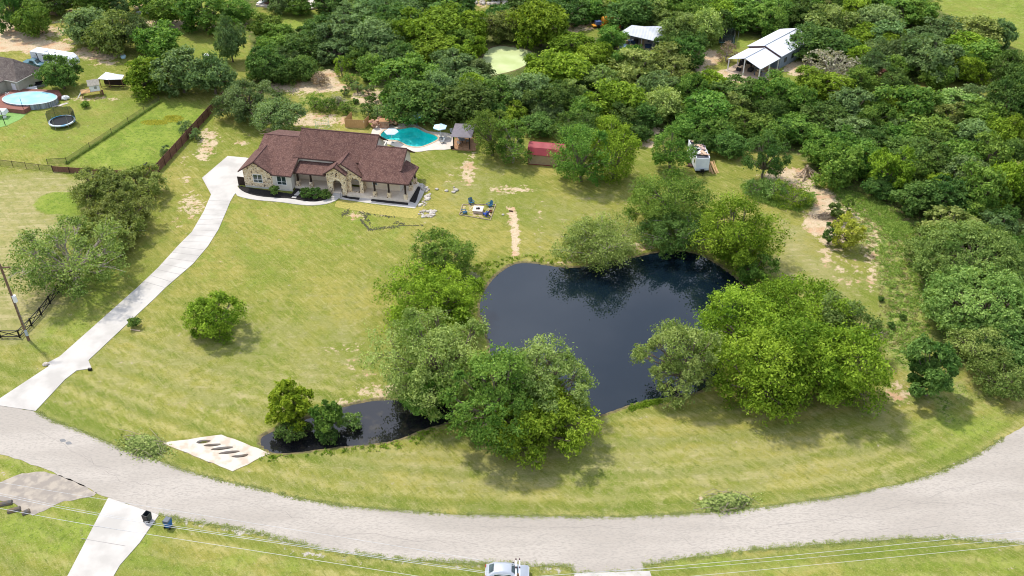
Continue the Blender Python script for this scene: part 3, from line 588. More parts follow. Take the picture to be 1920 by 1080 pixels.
# fascia boards under eaves and rakes
fa = MB()
for a_, b_ in (((5.3, -.78, 3.3), (9.03, -.78, 3.3)), ((9.03, -.78, 3.3), (9.03, 3.4, 4.7)), ((8.0, 3.27, 4.75), (15.9, 3.27, 4.75)), ((20.2, 3.27, 4.75), (22.0, 3.27, 4.75)), ((22.05, 3.3, 4.78), (22.38, 7.7, 8.05)), ((22.38, 7.7, 8.05), (22.55, 11.5, 5.2)), ((8.8, .77, 3.2), (14.5, .77, 3.2)),
    ((-.55, -.73, 3.3), (2.6, -.73, 5.42)), ((2.6, -.73, 5.42), (5.65, -.73, 3.34)), ((14.5, -.13, 3.95), (16.65, -.13, 5.5)), ((16.65, -.13, 5.5), (18.6, -.13, 4.1)), ((17.55, .77, 5.8), (21.0, .77, 3.52)), ((21.2, -.03, 3.45), (29.35, -.03, 3.45)), ((29.38, 0, 3.45), (29.48, 6.2, 3.45)), ((27.63, 6.2, 6.75), (27.88, 9.6, 4.3)), ((27.64, 2.3, 4.68), (27.64, 6.2, 6.74))):
    fa.tube([a_, b_], .09, 4)
fa.build('fascia', M_fascia, house)
# walls
st = MB()
wall_xz(st, [(0, .35), (5.2, .35), (5.2, 3.55), (2.6, 5.3), (0, 3.4)], 0, .3)
arch = lambda cx, hw, z0, zs: [(cx-hw, z0)]+[(cx-hw*math.cos(a), zs+hw*.9*math.sin(a)) for a in [math.pi*k/8 for k in range(9)]]+[(cx+hw, z0)]
st.build('stone_wall', M_stone, house); st = MB()
wall_xz(st, [(14.95, .1), (18.35, .1), (18.35, 4.05), (16.65, 5.3), (14.95, 4.1)], .25, .35, [arch(16.7, .75, .12, 2.25)])
arch2 = [(18.95, .55)]+[(19.7-.75*math.cos(a), 2.6+.45*math.sin(a)) for a in [math.pi*k/8 for k in range(9)]]+[(20.45, .55)]
wall_xz(st, [(18.36, .1), (21.05, .1), (21.05, 3.45), (17.55, 5.75), (17.0, 5.4), (18.36, 4.4)], .95, .35, [arch2])
st.box(14.95, 15.25, .6, 3.7, .1, 4.0); st.box(18.05, 18.34, .6, .95, .1, 4.1); st.box(20.85, 21.05, 1.3, 2.9, .1, 3.4)
stone = st.build('stone_wall', M_stone, house)
wl = MB()
wall_xz(wl, [(5.2, .3), (8.6, .3), (8.6, 3.5), (5.2, 3.5)], .05, .2)
wall_yz(wl, [(0.25, .3), (4.2, .3), (4.2, 4.75), (.25, 3.5)], 8.6)
wall_yz(wl, [(0.3, .3), (6.5, .3), (6.5, 3.6), (.3, 3.6)], .25); wl.box(.05, 1.5, 6.4, 6.6, .3, 3.6); wall_yz(wl, [(6.6, .3), (13, .3), (13, 4.3), (7.8, 6.2), (5.2, 5.3), (6.6, 5.2)], 1.7)
wall_yz(wl, [(3.7, .5), (11, .5), (11, 5.5), (7.7, 8.0), (3.7, 5.0)], 21.9)
wall_yz(wl, [(3.7, 4.7), (11, 4.7), (11, 5.5), (7.7, 8.0), (3.7, 5.0)], 8.9)
wl.box(8.6, 15.2, 3.7, 3.9, 3.2, 4.88); wl.box(1.7, 21.7, 12.8, 13, .3, 4.3); wl.box(21.7, 21.9, 9, 12.9, .3, 4.3); wl.box(21.9, 27.2, 8.9, 9.1, .3, 4.7)
wall_yz(wl, [(2.6, .5), (9.0, .5), (9.0, 4.85), (6.2, 6.78), (2.6, 4.8)], 27.2)
wl.build('siding', M_board, house)
pw = MB()
pw.box(8.6, 15.2, 3.68, 3.88, .5, 3.2); pw.box(15.25, 21.0, 3.4, 3.6, .5, 3.5); pw.box(21.0, 27.0, 2.6, 2.8, .5, 4.7)
pw.build('porch_wall', M_board2, house)
fb = MB()
fb.box(.02, 5.18, .02, .3, -.1, .35); fb.box(5.2, 8.58, .03, .3, -.1, .3); fb.box(-.0, .2, .3, 13, -.1, .3)
fb.build('foundation', M_found, house)
dk = MB()
dk.prism([(18.36, .1), (29.15, -.02), (29.3, 6.3), (27.2, 6.3), (27.2, 2.8), (18.36, 2.8)], -.1, .45)
dk.prism([(8.62, 1.1), (14.95, 1.1), (14.95, 3.66), (8.62, 3.66)], -.1, .5); dk.prism([(15.26, .3), (18.04, .3), (18.04, 3.4), (15.26, 3.4)], -.1, .56)
dk.build('porch_floor', mat('porch_concrete', (.80, .69, .55), .85, (.72, .61, .47), 2), house)
stp = MB(); stp.box(15.9, 17.5, -.35, .24, -.05, .38); stp.box(15.9, 17.5, -.75, -.36, -.05, .2); stp.build('front_steps', M_conc, house)
rl = MB()
for xx in (15.85, 17.55): MB().tube([(xx, -.9, .15), (xx, -.9, .95), (xx, .15, 1.35), (xx, .15, .5)], .025, 5).build('handrail', M_black, house)
for i, (cx, cy) in enumerate([(9.25, 1.4), (11.6, 1.4), (23.2, .55), (25.7, .5), (28.6, .5), (28.65, 3.6), (28.75, 5.95)]):
    z0 = .5 if i < 2 else .45; zt = 3.3 if i < 2 else 3.75
    c_ = MB().box(cx-.3, cx+.3, cy-.3, cy+.3, z0, z0+.95).build('column_base', M_stone, house)
    MB().box(cx-.13, cx+.13, cy-.13, cy+.13, z0+.95, zt).build('post', M_darkwood, c_)
bt = MB()
for a_, b_ in (((9.0, 1.4, 3.1), (14.9, 1.4, 3.1)), ((21.3, .5, 3.5), (28.7, .5, 3.5)), ((28.7, .5, 3.5), (28.75, 6.1, 3.5))): MB().tube([a_, b_], .14, 4).build('porch_beam', M_darkwood, house)
window_x(house, 2.55, 1.95, 1.7, 1.6, 0); window_x(house, 6.85, 1.95, 1.75, 1.7, .05)
window_x(house, 10.3, 2.1, 1.0, 1.5, 3.68, 1); window_x(house, 13.7, 2.4, 1.8, .7, 3.68, 3)
window_x(house, 19.6, 2.0, 1.7, 1.3, 3.4, 2); window_x(house, 22.6, 2.0, .9, 1.4, 2.6, 1)
d_ = MB().box(16.15, 17.25, 3.32, 3.4, .56, 2.75).build('front_door', mat('brown_door', (.09, .04, .02), .5), house)
MB().blob((16.3, 3.28, 1.6), .06, amp=0).build('handle', M_grey, d_)
ac = MB().box(8.98, 9.4, 2.1, 2.6, .05, .8)
pf = MB().lathe((28.2, 1.6, 3.1), [(.05, .3), (.22, 0), (.2, -.2), (.03, -.3)], 10); pf.build('hanging_basket', mat('basket_dark', (.03, .03, .02), .9), house)

gt = thing('side_gate', 'short dark stained wooden gate panel beside the left stone wall', 'gate', O_+Vector((-1.35, .55, 0)), R_(-12))
gb = MB()
for k in range(11): gb.box(k*.125, k*.125+.11, 0, .03, .05, 1.75)
gb.build('boards', M_darkwood, gt); [MB().box(0, 1.38, .03, .08, z_, z_+.1).build('rail', M_darkwood, gt) for z_ in (.4, 1.4)]
for i, p in enumerate([(710, 893), (738, 862), (757, 847), (773, 830)]):
    q = at(440+p[0]/6.355, 230+p[1]/6.355)
    o = MB().prism([(-.38, -.25), (.38, -.25), (.4, .22), (-.36, .25)], 0, .06).build('stepping_stone', M_conc, None, loc=(q.x, q.y, .05)); o.rotation_euler.z = R_(-12)
    tag(o, 'square white stepping stone across the black mulch, '+['nearest the walkway', 'second from the walkway', 'third from the walkway', 'nearest the house wall'][i], 'stepping stone', 'stepping stones in the mulch bed')

# ------------------------------------------------------------------ swimming pool & patio
M_tile = mat('turquoise_pool_plaster', (.02, .62, .62), .5, (.12, .74, .72), .5, 5, .44, .58)
def pool_water(name, tint, bump=.5, sc=2.2):
    m = bpy.data.materials.new(name); m.use_nodes = True; t = m.node_tree; t.nodes.clear(); l = t.links.new
    o = t.nodes.new('ShaderNodeOutputMaterial'); tr = t.nodes.new('ShaderNodeBsdfTransparent'); tr.inputs[0].default_value = (*tint, 1)
    gl = t.nodes.new('ShaderNodeBsdfGlossy'); gl.inputs['Roughness'].default_value = .08; gl.inputs[0].default_value = (.9, .95, 1, 1)
    lw = t.nodes.new('ShaderNodeFresnel'); lw.inputs['IOR'].default_value = 1.33; mxs = t.nodes.new('ShaderNodeMixShader')
    g = t.nodes.new('ShaderNodeNewGeometry'); n = t.nodes.new('ShaderNodeTexNoise'); n.inputs['Scale'].default_value = sc; n.inputs['Detail'].default_value = 2; l(g.outputs['Position'], n.inputs['Vector'])
    bp = t.nodes.new('ShaderNodeBump'); bp.inputs['Strength'].default_value = bump; bp.inputs['Distance'].default_value = .1; l(n.outputs['Fac'], bp.inputs['Height']); l(bp.outputs[0], gl.inputs['Normal']); l(bp.outputs[0], lw.inputs['Normal'])
    l(lw.outputs[0], mxs.inputs[0]); l(tr.outputs[0], mxs.inputs[1]); l(gl.outputs[0], mxs.inputs[2]); l(mxs.outputs[0], o.inputs[0]); return m
M_pw = pool_water('clear_pool_water', (.86, 1, 1))
PATIO = densify(W(PX([(405, 420), (430, 310), (520, 235), (680, 240), (770, 290), (800, 225), (960, 225), (1130, 300), (1200, 345), (1300, 352), (1520, 370), (1560, 430), (1570, 560), (1480, 600), (1250, 600), (1060, 632), (960, 620), (760, 560), (520, 480)], 640, 200, 7.385)), .8, smooth=1)
M_patio = mat('pale_patio_stone', (.58, .53, .47), .85, (.56, .49, .41), 1.2, 5, .35, .62)
struct('pool_patio', sheet('p', PATIO, .07, M_patio, holes=[POOL], edge=.12), M_patio, 'pale stone patio around the freeform swimming pool', 'patio')
pl_ = thing('swimming_pool', 'freeform turquoise swimming pool with stone waterfall behind the brown roofed house', 'swimming pool')
c0 = sum(POOL, Vector((0, 0)))/len(POOL)
n = len(POOL); pm = MB(); vs = []
for s_, z in ((1.0, .07), (1.0, -.9), (.85, -1.4), (.4, -1.7)): vs += [((c0+(p-c0)*s_).x, (c0+(p-c0)*s_).y, z) for p in POOL]
pm.mesh(vs, [(i*n+k, i*n+(k+1) % n, (i+1)*n+(k+1) % n, (i+1)*n+k) for i in range(3) for k in range(n)]+[tuple(3*n+k for k in range(n))]); pm.build('basin', M_tile, pl_)
flat_poly([c0+(p-c0)*.998 for p in POOL], -.06).build('water', M_pw, pl_)
cp = sheet('c', grow(POOL, .35), .11, M_patio, holes=[POOL], edge=.08); cp.build('coping', mat('tan_coping', (.55, .42, .30), .8, (.45, .33, .22), 2), pl_)
M_rock = mat('red_brown_rock', (.30, .15, .09), .9, (.45, .28, .19), 2, 5)
wf = MB(); rr = random.Random(3)
wp = at(640+600/7.385, 200+290/7.385)
for k in range(26):
    a = rr.uniform(-2.6, 2.6)-math.pi/2+math.pi; rad = rr.uniform(.9, 2.4)
    wf.blob((wp.x+math.cos(a)*rad*1.15, wp.y+math.sin(a)*rad*.8+.5, rr.uniform(.2, 1.3)), (rr.uniform(.35, .6), rr.uniform(.3, .5), rr.uniform(.2, .35)), rr, .2)
wrk = wf.build('waterfall_rocks', M_rock, pl_)
MB().box(wp.x-.9, wp.x+.9, wp.y-.3, wp.y+1.3, 0, 1.35).build('stone_plinth', M_rock, wrk)
MB().box(wp.x-1.0, wp.x+1.0, wp.y-.3, wp.y+1.2, 1.36, 1.42).build('spill_basin', mat('orange_slate', (.42, .22, .10), .6), wrk)

M_umb = mat('light_blue_canvas', (.45, .68, .85), .8, (.60, .76, .88), 2)
def umbrella(): 
    r = thing('patio_umbrella', '', 'umbrella'); n = 6; R1 = 1.35
    cb = MB(); vs = [(0, 0, 2.75)]+[(R1*math.cos(2*math.pi*k/n), R1*math.sin(2*math.pi*k/n), 2.25) for k in range(n)]+[(R1*.985*math.cos(2*math.pi*k/n), R1*.985*math.sin(2*math.pi*k/n), 2.1) for k in range(n)]
    cb.mesh(vs, [(0, k+1, (k+1) % n+1) for k in range(n)]+[(k+1, k+1+n, (k+1) % n+1+n, (k+1) % n+1) for k in range(n)]); cb.build('canopy', M_umb, r)
    MB().tube([(0, 0, .05), (0, 0, 2.85)], .03, 6).build('pole', M_white, r); MB().lathe((0, 0, 0), [(.3, 0), (.28, .06), (.06, .12)], 10).build('base', M_grey, r)
    rb = MB(); [rb.tube([(0, 0, 2.1), (.9*math.cos(2*math.pi*k/n), .9*math.sin(2*math.pi*k/n), 2.38)], .015, 4) for k in range(n)]; rb.build('ribs', M_white, r); return r
um0 = umbrella()
for i, (px, py, lab) in enumerate([(735.5, 267.7, 'light blue hexagonal patio umbrella on the house side of the pool'), (782, 236.5, 'light blue hexagonal patio umbrella on the far side of the pool'), (826, 258.5, 'light blue hexagonal patio umbrella at the right end of the pool by the gazebo')]):
    o = um0 if i == 0 else copy_tree(um0); p = at(px, py); o.location = (p.x, p.y, .07); o.rotation_euler.z = .2*i; tag(o, lab, 'umbrella', 'umbrellas around the swimming pool')
# lounge chairs beside pool
def patio_chair():
    r = thing('patio_chair', '', 'chair')
    MB().box(-.28, .28, -.28, .3, .38, .44).build('seat', M_grey, r); MB().hexa([(-.28, .28, .44), (.28, .28, .44), (.28, .34, .44), (-.28, .34, .44), (-.28, .42, 1.0), (.28, .42, 1.0), (.28, .48, 1.0), (-.28, .48, 1.0)]).build('backrest', M_gal, r)
    for sx in (-1, 1):
        for sy in (-1, 1): MB().tube([(sx*.25, sy*.25, 0), (sx*.25, sy*.25, .38)], .025, 5).build('leg', M_black, r)
    return r
pc = patio_chair()
for i, (px, py, a, lab) in enumerate([(831, 263, -90, 'grey metal patio chair right of the pool, nearest the gazebo umbrella'), (829, 269, -70, 'grey metal patio chair at the right edge of the pool nearest the lawn'), (848, 252, 30, 'grey patio chair beside the far left post of the gazebo')]):
    o = pc if i == 0 else copy_tree(pc); p = at(px, py); o.location = (p.x, p.y, .07); o.rotation_euler.z = R_(a); tag(o, lab, 'chair', 'patio chairs by the pool')

# ------------------------------------------------------------------ gazebo
A = at(851, 280); B = at(881, 281); D = at(858.7, 267.7)
gz = thing('gazebo', 'wooden gazebo with purplish grey hipped metal roof and plank deck right of the pool', 'gazebo', (A+B)/2+Vector((0, 0, 0)), R_(-6))
gw, gd = (B-A).length, 4.6
eb = MB(); h1, h2, ov = 2.75, 3.9, .45
c_ = [(-gw/2-ov, -ov, h1), (gw/2+ov, -ov, h1), (gw/2+ov, gd+ov, h1), (-gw/2-ov, gd+ov, h1)]; ap = (0, gd/2, h2)
M_groof = mat('purple_grey_metal_roof', (.20, .175, .20), .55, (.16, .14, .16), 1.5, extra=seam('X', 2.4))
for k in range(4): eb.slab([c_[k], c_[(k+1) % 4], ap], .07)
eb.build('roof', M_groof, gz)
for x in (-gw/2, gw/2):
    for y in (0, gd): MB().box(x-.1, x+.1, y-.1, y+.1, .15, h1-.05).build('post', M_darkwood, gz)
bm_ = MB(); bm_.box(-gw/2, gw/2, -.09, .09, h1-.25, h1-.06).box(-gw/2, gw/2, gd-.09, gd+.09, h1-.25, h1-.06).box(-gw/2-.09, -gw/2+.09, .1, gd-.1, h1-.25, h1-.07).box(gw/2-.09, gw/2+.09, .1, gd-.1, h1-.25, h1-.07); bm_.build('beam', M_darkwood, gz)
fl = MB(); k = 0
xx = -gw/2-.4
while xx < gw/2+.9: fl.box(xx, xx+.26, -.35, gd+.3, 0, .15); xx += .28
fl.build('deck_floor', mat('deck_planks', (.42, .24, .13), .8, (.30, .16, .08), 2), gz)
tb = thing('patio_table', 'dark patio table with seats under the gazebo roof', 'table', (A+B)/2+Vector((0, 2.4, .15)))
MB().lathe((0, 0, .68), [(.6, 0), (.6, .05)], 12).build('tabletop', M_grey, tb); MB().tube([(0, 0, 0), (0, 0, .68)], .06, 6).build('leg', M_black, tb)
for a in (0, 120, 240):
    o = copy_tree(pc); o.location = tb.location+Vector((1.0*math.cos(R_(a)), 1.0*math.sin(R_(a)), 0)); o.rotation_euler.z = R_(a-90)
    tag(o, {0: 'grey chair on the right of the gazebo table', 120: 'grey chair behind the gazebo table', 240: 'grey chair in front of the gazebo table'}[a], 'chair', 'chairs around the gazebo table')
pt = MB().lathe((0, 0, 0), [(.2, 0), (.28, .5), (.3, .55), (.24, .56), (.2, .4)], 12).build('planter_pot', M_black, None, loc=at(847.5, 280)); tag(pt, 'black round pot at the front left foot of the gazebo', 'planter')

# ------------------------------------------------------------------ cedar enclosure and small yard things
A, B, D = at(648, 239.3), at(683.3, 241.3), at(692.8, 232.5)
en = thing('pump_enclosure', 'three sided light cedar privacy screen behind the house', 'fence', A)
def board_run(b, p, q, h, w=.15, th=.03, z0=.03, gap=.01):
    d = q-p; L_ = d.length; d = d/L_; n = max(1, int(L_/w)); nn = Vector((-d.y, d.x, 0))*th
    for k in range(n):
        a = p+d*(L_*k/n); c = p+d*(L_*(k+1)/n-gap); hh = h(k/n) if callable(h) else h
        b.hexa([a+Vector((0, 0, z0)), c+Vector((0, 0, z0)), c+nn+Vector((0, 0, z0)), a+nn+Vector((0, 0, z0)), a+Vector((0, 0, hh)), c+Vector((0, 0, hh)), c+nn+Vector((0, 0, hh)), a+nn+Vector((0, 0, hh))])
fb = MB(); Z = Vector((0, 0, 0)); board_run(fb, Z, B-A, 1.8); fb.build('front_panel', M_newwood, en)
fb = MB(); board_run(fb, B-A+Vector((.05, .05, 0)), D-A, 1.8); fb.build('right_panel', M_newwood, en)
fb = MB(); G = Vector((.9, 3.2, 0)); board_run(fb, Vector((-.05, .08, 0)), G, 1.8); fb.build('left_panel', M_newwood, en)
ds = MB()
rr = random.Random(8)
for k in range(7): ds.cbox((.7+.35*k % 2.4, .9+.2*(k % 3), .3+.1*(k % 4)), .9, .4, .08, rr.uniform(0, 3), rr.uniform(-.4, .4))
dp = thing('scrap_pile', 'pile of white boards stored inside the cedar screen', 'pile', A+Vector((.5, .5, 0))); ds.build('boards', M_white, dp)
def lp(name, label, base, top, r, m, cat='pole', grp=None):
    o = thing(name, label, cat, base, 0, grp); MB().tube([(0, 0, 0), (0, 0, top)], [r, r*.8], 7).build('pole', m, o); return o
for i, (px, py) in enumerate([(709.5, 229), (816.5, 240.5)]):
    o = lp('string_light_post', 'thin black post for string lights '+['behind the pool waterfall', 'behind the right end of the pool'][i], at(px, py), 3.0, .05, M_black, 'post', 'string light posts behind the pool'); MB().lathe((0, 0, 2.95), [(.05, 0), (.09, .08), (.02, .16)], 8).build('cap', M_black, o)
p = at(755, 222.5); o = thing('gravel_sign', 'small grey board lying on the grass beside the far umbrella', 'board', p); MB().cbox((0, 0, .3), .9, .6, .06, .3, .5).build('board', M_grey, o); MB().tube([(0, .2, 0), (0, .2, .35)], .03, 5).build('stake', M_grey, o)
# wire cage (green) behind roof
p = at(605, 240); o = thing('wire_cage', 'pale green round wire garden cage behind the house roof', 'cage', p)
cg = MB()
for k in range(20):
    a = 2*math.pi*k/20; cg.tube([(1.35*math.cos(a), 1.35*math.sin(a), 0), (1.3*math.cos(a), 1.3*math.sin(a), 1.5)], .02, 4, False)
for z in (.3, .9, 1.5): cg.tube([(1.33*math.cos(2*math.pi*k/20), 1.33*math.sin(2*math.pi*k/20), z) for k in range(21)], .02, 4, False)
cg.build('mesh_panel', mat('pale_green_wire', (.45, .60, .42), .6), o)

# ------------------------------------------------------------------ fire pit
FP = [at(*p) for p in [(867.4, 384.4), (929.6, 383.7), (919.3, 413), (861.5, 403)]]
fr = thing('fire_pit_border', 'low square timber border laid on the lawn round the fire pit', 'edging', FP[3]); fm = MB()
for k in range(4):
    a, c = FP[k]-FP[3], FP[(k+1) % 4]-FP[3]; fm.tube([a+Vector((0, 0, .08)), c+Vector((0, 0, .06))], .08, 4)
fm.build('timbers', mat('weathered_timber', (.42, .34, .24), .9, (.2, .15, .1), 3), fr)
p = at(896.5, 396.5); fp = thing('fire_pit', 'square white topped brick fire pit in the middle of four blue chairs', 'fire pit', p, R_(-8))
M_fb = mat('fire_brick', (.42, .28, .20), .9, (.62, .52, .44), 5)
MB().box(-.72, .72, -.72, .72, 0, .5).build('brick_base', M_fb, fp)
b = MB(); b.box(-.85, .85, -.85, -.35, .5, .58).box(-.85, .85, .35, .85, .5, .58).box(-.85, -.35, -.35, .35, .5, .58).box(.35, .85, -.35, .35, .5, .58); b.build('stone_top', mat('white_cap_stone', (.58, .53, .47), .8, (.6, .52, .46), 4), fp)
b = MB(); rr = random.Random(2)
for k in range(7): b.tube([(rr.uniform(-.3, .3), rr.uniform(-.3, .3), .5), (rr.uniform(-.3, .3), rr.uniform(-.3, .3), .72)], .06, 5)
b.build('charred_logs', M_black, fp)
M_blue = mat('blue_plastic_slats', (.015, .10, .19), .6, (.012, .075, .15), 3)
M_blue2 = mat('royal_blue_plastic', (.02, .06, .36), .5, (.015, .05, .28), 3)
def adir(m):
    r = thing('lawn_chair', '', 'chair')
    s = MB()
    for k in range(5): s.hexa([(-.3, -.35+.13*k, .38-.03*k), (.3, -.35+.13*k, .38-.03*k), (.3, -.24+.13*k, .36-.03*k), (-.3, -.24+.13*k, .36-.03*k), (-.3, -.35+.13*k, .41-.03*k), (.3, -.35+.13*k, .41-.03*k), (.3, -.24+.13*k, .39-.03*k), (-.3, -.24+.13*k, .39-.03*k)])
    s.build('seat', m, r); b = MB()
    for k in range(5):
        x = -.28+.14*k-.06+.06; h = 1.0+.1*(1-abs(k-2)/2)
        b.hexa([(x-.06, .26, .25), (x+.06, .26, .25), (x+.06, .29, .25), (x-.06, .29, .25), (x*1.15-.065, .56, h), (x*1.15+.065, .56, h), (x*1.15+.065, .59, h), (x*1.15-.065, .59, h)])
    b.build('backrest', m, r)
    for sx in (-1, 1):
        MB().box(sx*.4-.08, sx*.4+.08, -.4, .42, .55, .59).build('armrest', m, r)
        MB().box(sx*.35-.04, sx*.35+.04, -.36, -.28, 0, .55).build('leg', m, r); MB().hexa([(sx*.34-.03, -.3, .25), (sx*.34+.03, -.3, .25), (sx*.34+.03, .6, 0), (sx*.34-.03, .6, 0), (sx*.34-.03, -.3, .38), (sx*.34+.03, -.3, .38), (sx*.34+.03, .6, .1), (sx*.34-.03, .6, .1)]).build('leg', m, r)
    return r
ch0 = adir(M_blue)
for i, (px, py, lab) in enumerate([(884, 382.5, 'blue slatted lawn chair at the far left of the fire pit, seen from the front'), (918, 387.5, 'blue slatted lawn chair at the far right of the fire pit'), (871, 400, 'teal blue slatted lawn chair at the near left corner of the fire pit'), (911.5, 404, 'deeper royal blue lawn chair at the near right of the fire pit')]):
    o = ch0 if i == 0 else (adir(M_blue2) if i == 3 else copy_tree(ch0)); q = at(px, py); o.location = q; d = fp.location-q; o.rotation_euler.z = math.atan2(d.y, d.x)+math.pi/2; o.scale = (.95,)*3
    tag(o, lab, 'chair', 'blue chairs around the fire pit')
o = MB().lathe((0, 0, 0), [(.2, 0), (.3, .25), (.32, .3), (.25, .3), (.18, .1)], 12).build('metal_bowl', mat('rusty_bowl', (.20, .07, .04), .7), None, loc=at(920, 397.8)); tag(o, 'rusty brown bowl near the right corner of the fire pit', 'bowl')
M_lime = mat('white_limestone', (.52, .48, .42), .9, (.36, .31, .25), 1.6, 6, .42, .58)
rr = random.Random(5)
for px, py, r, lab in [(854.8, 357, .42, 'larger of two white rocks on the lawn above the fire pit'), (850, 361, .33, 'smaller of two white rocks on the lawn above the fire pit'), (851, 351.5, .18, 'tiny pale rock just above the two white rocks'), (818.7, 355.5, .3, 'flat white stone on the lawn right of the porch, leftmost'), (837, 358.5, .3, 'flat white stone on the lawn between the porch and the white rocks'), (943, 403, .22, 'small grey stone left of the sandy path'), (1432, 322, .15, 'pale chip by the lumber')]:
    o = MB().blob((0, 0, r*.35), (r*1.2, r, r*.6), rr, .15, 8, 6).build('rock', M_lime, None, True, loc=at(px, py)); tag(o, lab, 'rock')
o = thing('rubble_pile', 'heap of pale limestone rubble and soil in front of the porch corner', 'pile', at(802, 401)); b = MB()
for k in range(38):
    a = rr.uniform(0, 6.28); q = rr.random()**.5; r = rr.uniform(.12, .45); b.blob((math.cos(a)*q*1.5, math.sin(a)*q*1.3, r*.2), (r, r*.9, r*.5), rr, .25, 6, 4)
b.build('rubble', M_lime, o)
o = thing('rubble_pile', 'line of pale limestone boulders along the right side of the porch bed', 'pile', at(797, 365)); b = MB()
for k in range(46):
    t_ = rr.random(); r = rr.uniform(.12, .42); q = at(788+14*math.sin(t_*3.0), 345+42*t_)-o.location; b.blob((q.x+rr.uniform(-.5, .5), q.y+rr.uniform(-.3, .3), r*.2), (r, r*.9, r*.5), rr, .25, 6, 4)
b.build('rubble', M_lime, o)
o = MB().tube([(0, 0, .1), (.6, -.25, .12)], .13, 7).build('log', mat('dark_log', (.1, .05, .035), .9), None, loc=at(955, 396)); tag(o, 'short dark log at the top of the sandy path', 'log')
# leftover mulch streaks on the lawn
b = MB(); rr = random.Random(4)
def streak(p0, p1, wd, n):
    for k in range(n):
        t_ = rr.random(); q = at(p0[0]+(p1[0]-p0[0])*t_, p0[1]+(p1[1]-p0[1])*t_+rr.gauss(0, wd)); s = rr.uniform(.04, .13); b.blob((q.x, q.y, .01), (s*1.3, s, .04), rr, .3, 5, 3)
streak((640, 404), (655, 396), 2.5, 70); streak((676, 412), (692, 430), 1.6, 120); streak((690, 431), (750, 424), 1.6, 170); streak((750, 423), (798, 422), .6, 60); streak((680, 400), (695, 420), 3, 70); streak((738, 418), (758, 419), 1.2, 40); streak((700, 403), (740, 407), 1, 40); streak((672, 398), (695, 402), 1, 50)
o = b.build('loose_mulch', mat('thin_mulch', (.05, .05, .03), 1, (.09, .09, .045), 3)); tag(o, 'scattered dark mulch streaks on the lawn below the sod strip', 'mulch', kind='stuff')

# ------------------------------------------------------------------ red gambrel shed
a, b_ = at(990, 307.8), at(1034, 311.5); d = b_-a; ang = math.atan2(d.y, d.x); L_ = 6.4
sh = thing('garden_shed', 'small tan shed with red ribbed gambrel roof under the trees', 'shed', a, ang)
M_red = mat('red_ribbed_metal', (.36, .055, .065), .55, (.31, .05, .06), 1.5, extra=seam('X', 1.6))
M_tan = mat('tan_shed_siding', (.36, .27, .16), .85, (.31, .23, .14), 2)
M_trim = mat('red_trim', (.22, .03, .04), .6)
MB().box(0, L_, 0, 3.4, .12, 2.15).build('wall', M_tan, sh)
b = MB(); prof = [(-.15, 2.05), (.55, 3.15), (1.7, 3.6), (2.85, 3.15), (3.55, 2.05)]
for k in range(4): (y0, z0), (y1, z1) = prof[k], prof[k+1]; b.slab([(-.15, y0, z0), (L_+.15, y0, z0), (L_+.15, y1, z1), (-.15, y1, z1)], .06)
for x in (.0, L_-.06): b.mesh([(x, y, z-.07) for y, z in prof]+[(x+.06, y, z-.07) for y, z in prof], [(4, 3, 2, 1, 0), (5, 6, 7, 8, 9)])
b.build('roof', M_red, sh)
MB().box(-.04, .06, -.03, .07, 0, 2.1).box(-.02, L_+.02, -.04, -.003, 0, .14).box(L_-.06, L_+.04, -.03, .07, 0, 2.1).build('trim', M_trim, sh)
dr_ = MB().box(-.05, -.005, 1.1, 2.3, .15, 2.0).build('door', M_red, sh); MB().blob((-.08, 1.25, 1.1), .05, amp=0).build('handle', M_black, dr_)

# ------------------------------------------------------------------ trailer with debris on the roof
a, c = at(1302.5, 325), at(1328, 325.5); wdt = (c-a).length
tr = thing('travel_trailer', 'white travel trailer heaped with debris on its torn open roof', 'trailer', (a+c)/2, R_(3.2))
M_rv = mat('white_rv_skin', (.78, .80, .84), .4, (.70, .72, .77), 1.2)
hw = wdt/2; LT = 7.0; HT = 2.95
MB().hexa([(-hw, .0, .6), (hw, 0, .6), (hw, LT, .6), (-hw, LT, .6), (-hw, .12, HT), (hw, .12, HT), (hw, LT, HT), (-hw, LT, HT)]).build('body', M_rv, tr)
MB().box(-hw+.08, hw-.08, -.02, -.002, .62, 1.0).build('front_panel', mat('pale_grey_panel', (.60, .64, .70), .5), tr)
MB().box(-hw+.12, hw-.12, .25, LT-.15, HT, HT+.03).build('roof_membrane', mat('dark_torn_roof', (.03, .035, .05), .8, (.12, .12, .14), 1.5), tr)
MB().box(-hw-.0, -hw+.1, .1, LT, HT, HT+.14).box(hw-.1, hw, .1, LT, HT, HT+.14).build('roof_edge', M_rv, tr)
MB().box(-hw+.1, hw-.1, .15, LT-.1, .3, .58).build('chassis', M_black, tr)
for y in (3.2, 4.1):
    for sx in (-1, 1): MB().tube([(sx*(hw-.25), y, .35), (sx*(hw-.02), y, .35)], .34, 14).build('wheel', M_black, tr)
h_ = MB().tube([(-.55, .1, .5), (0, -1.0, .5), (.55, .1, .5)], .06, 6).tube([(0, -1.0, .0), (0, -1.0, .75)], .05, 6).build('tow_hitch', M_black, tr)
MB().box(-.3, .3, -.5, -.15, .55, .95).build('gas_bottle_cover', M_black, tr)
for y, z in ((.9, 1.9), (2.9, 1.9)): MB().box(-hw-.02, -hw+.01, y, y+.7, z-.35, z+.3).build('window', M_glass, tr)
M_deb = [mat('debris_tan', (.55, .38, .27), .9), mat('debris_white', (.72, .72, .70), .8), mat('debris_pink', (.45, .32, .28), .9), mat('debris_dark', (.04, .04, .05), .9)]
dt = thing('debris_heap', 'heap of torn panels and boards lying on the trailer roof', 'debris', tr.location+Vector((0, 0, HT+.03)), R_(3.2)); rr = random.Random(11)
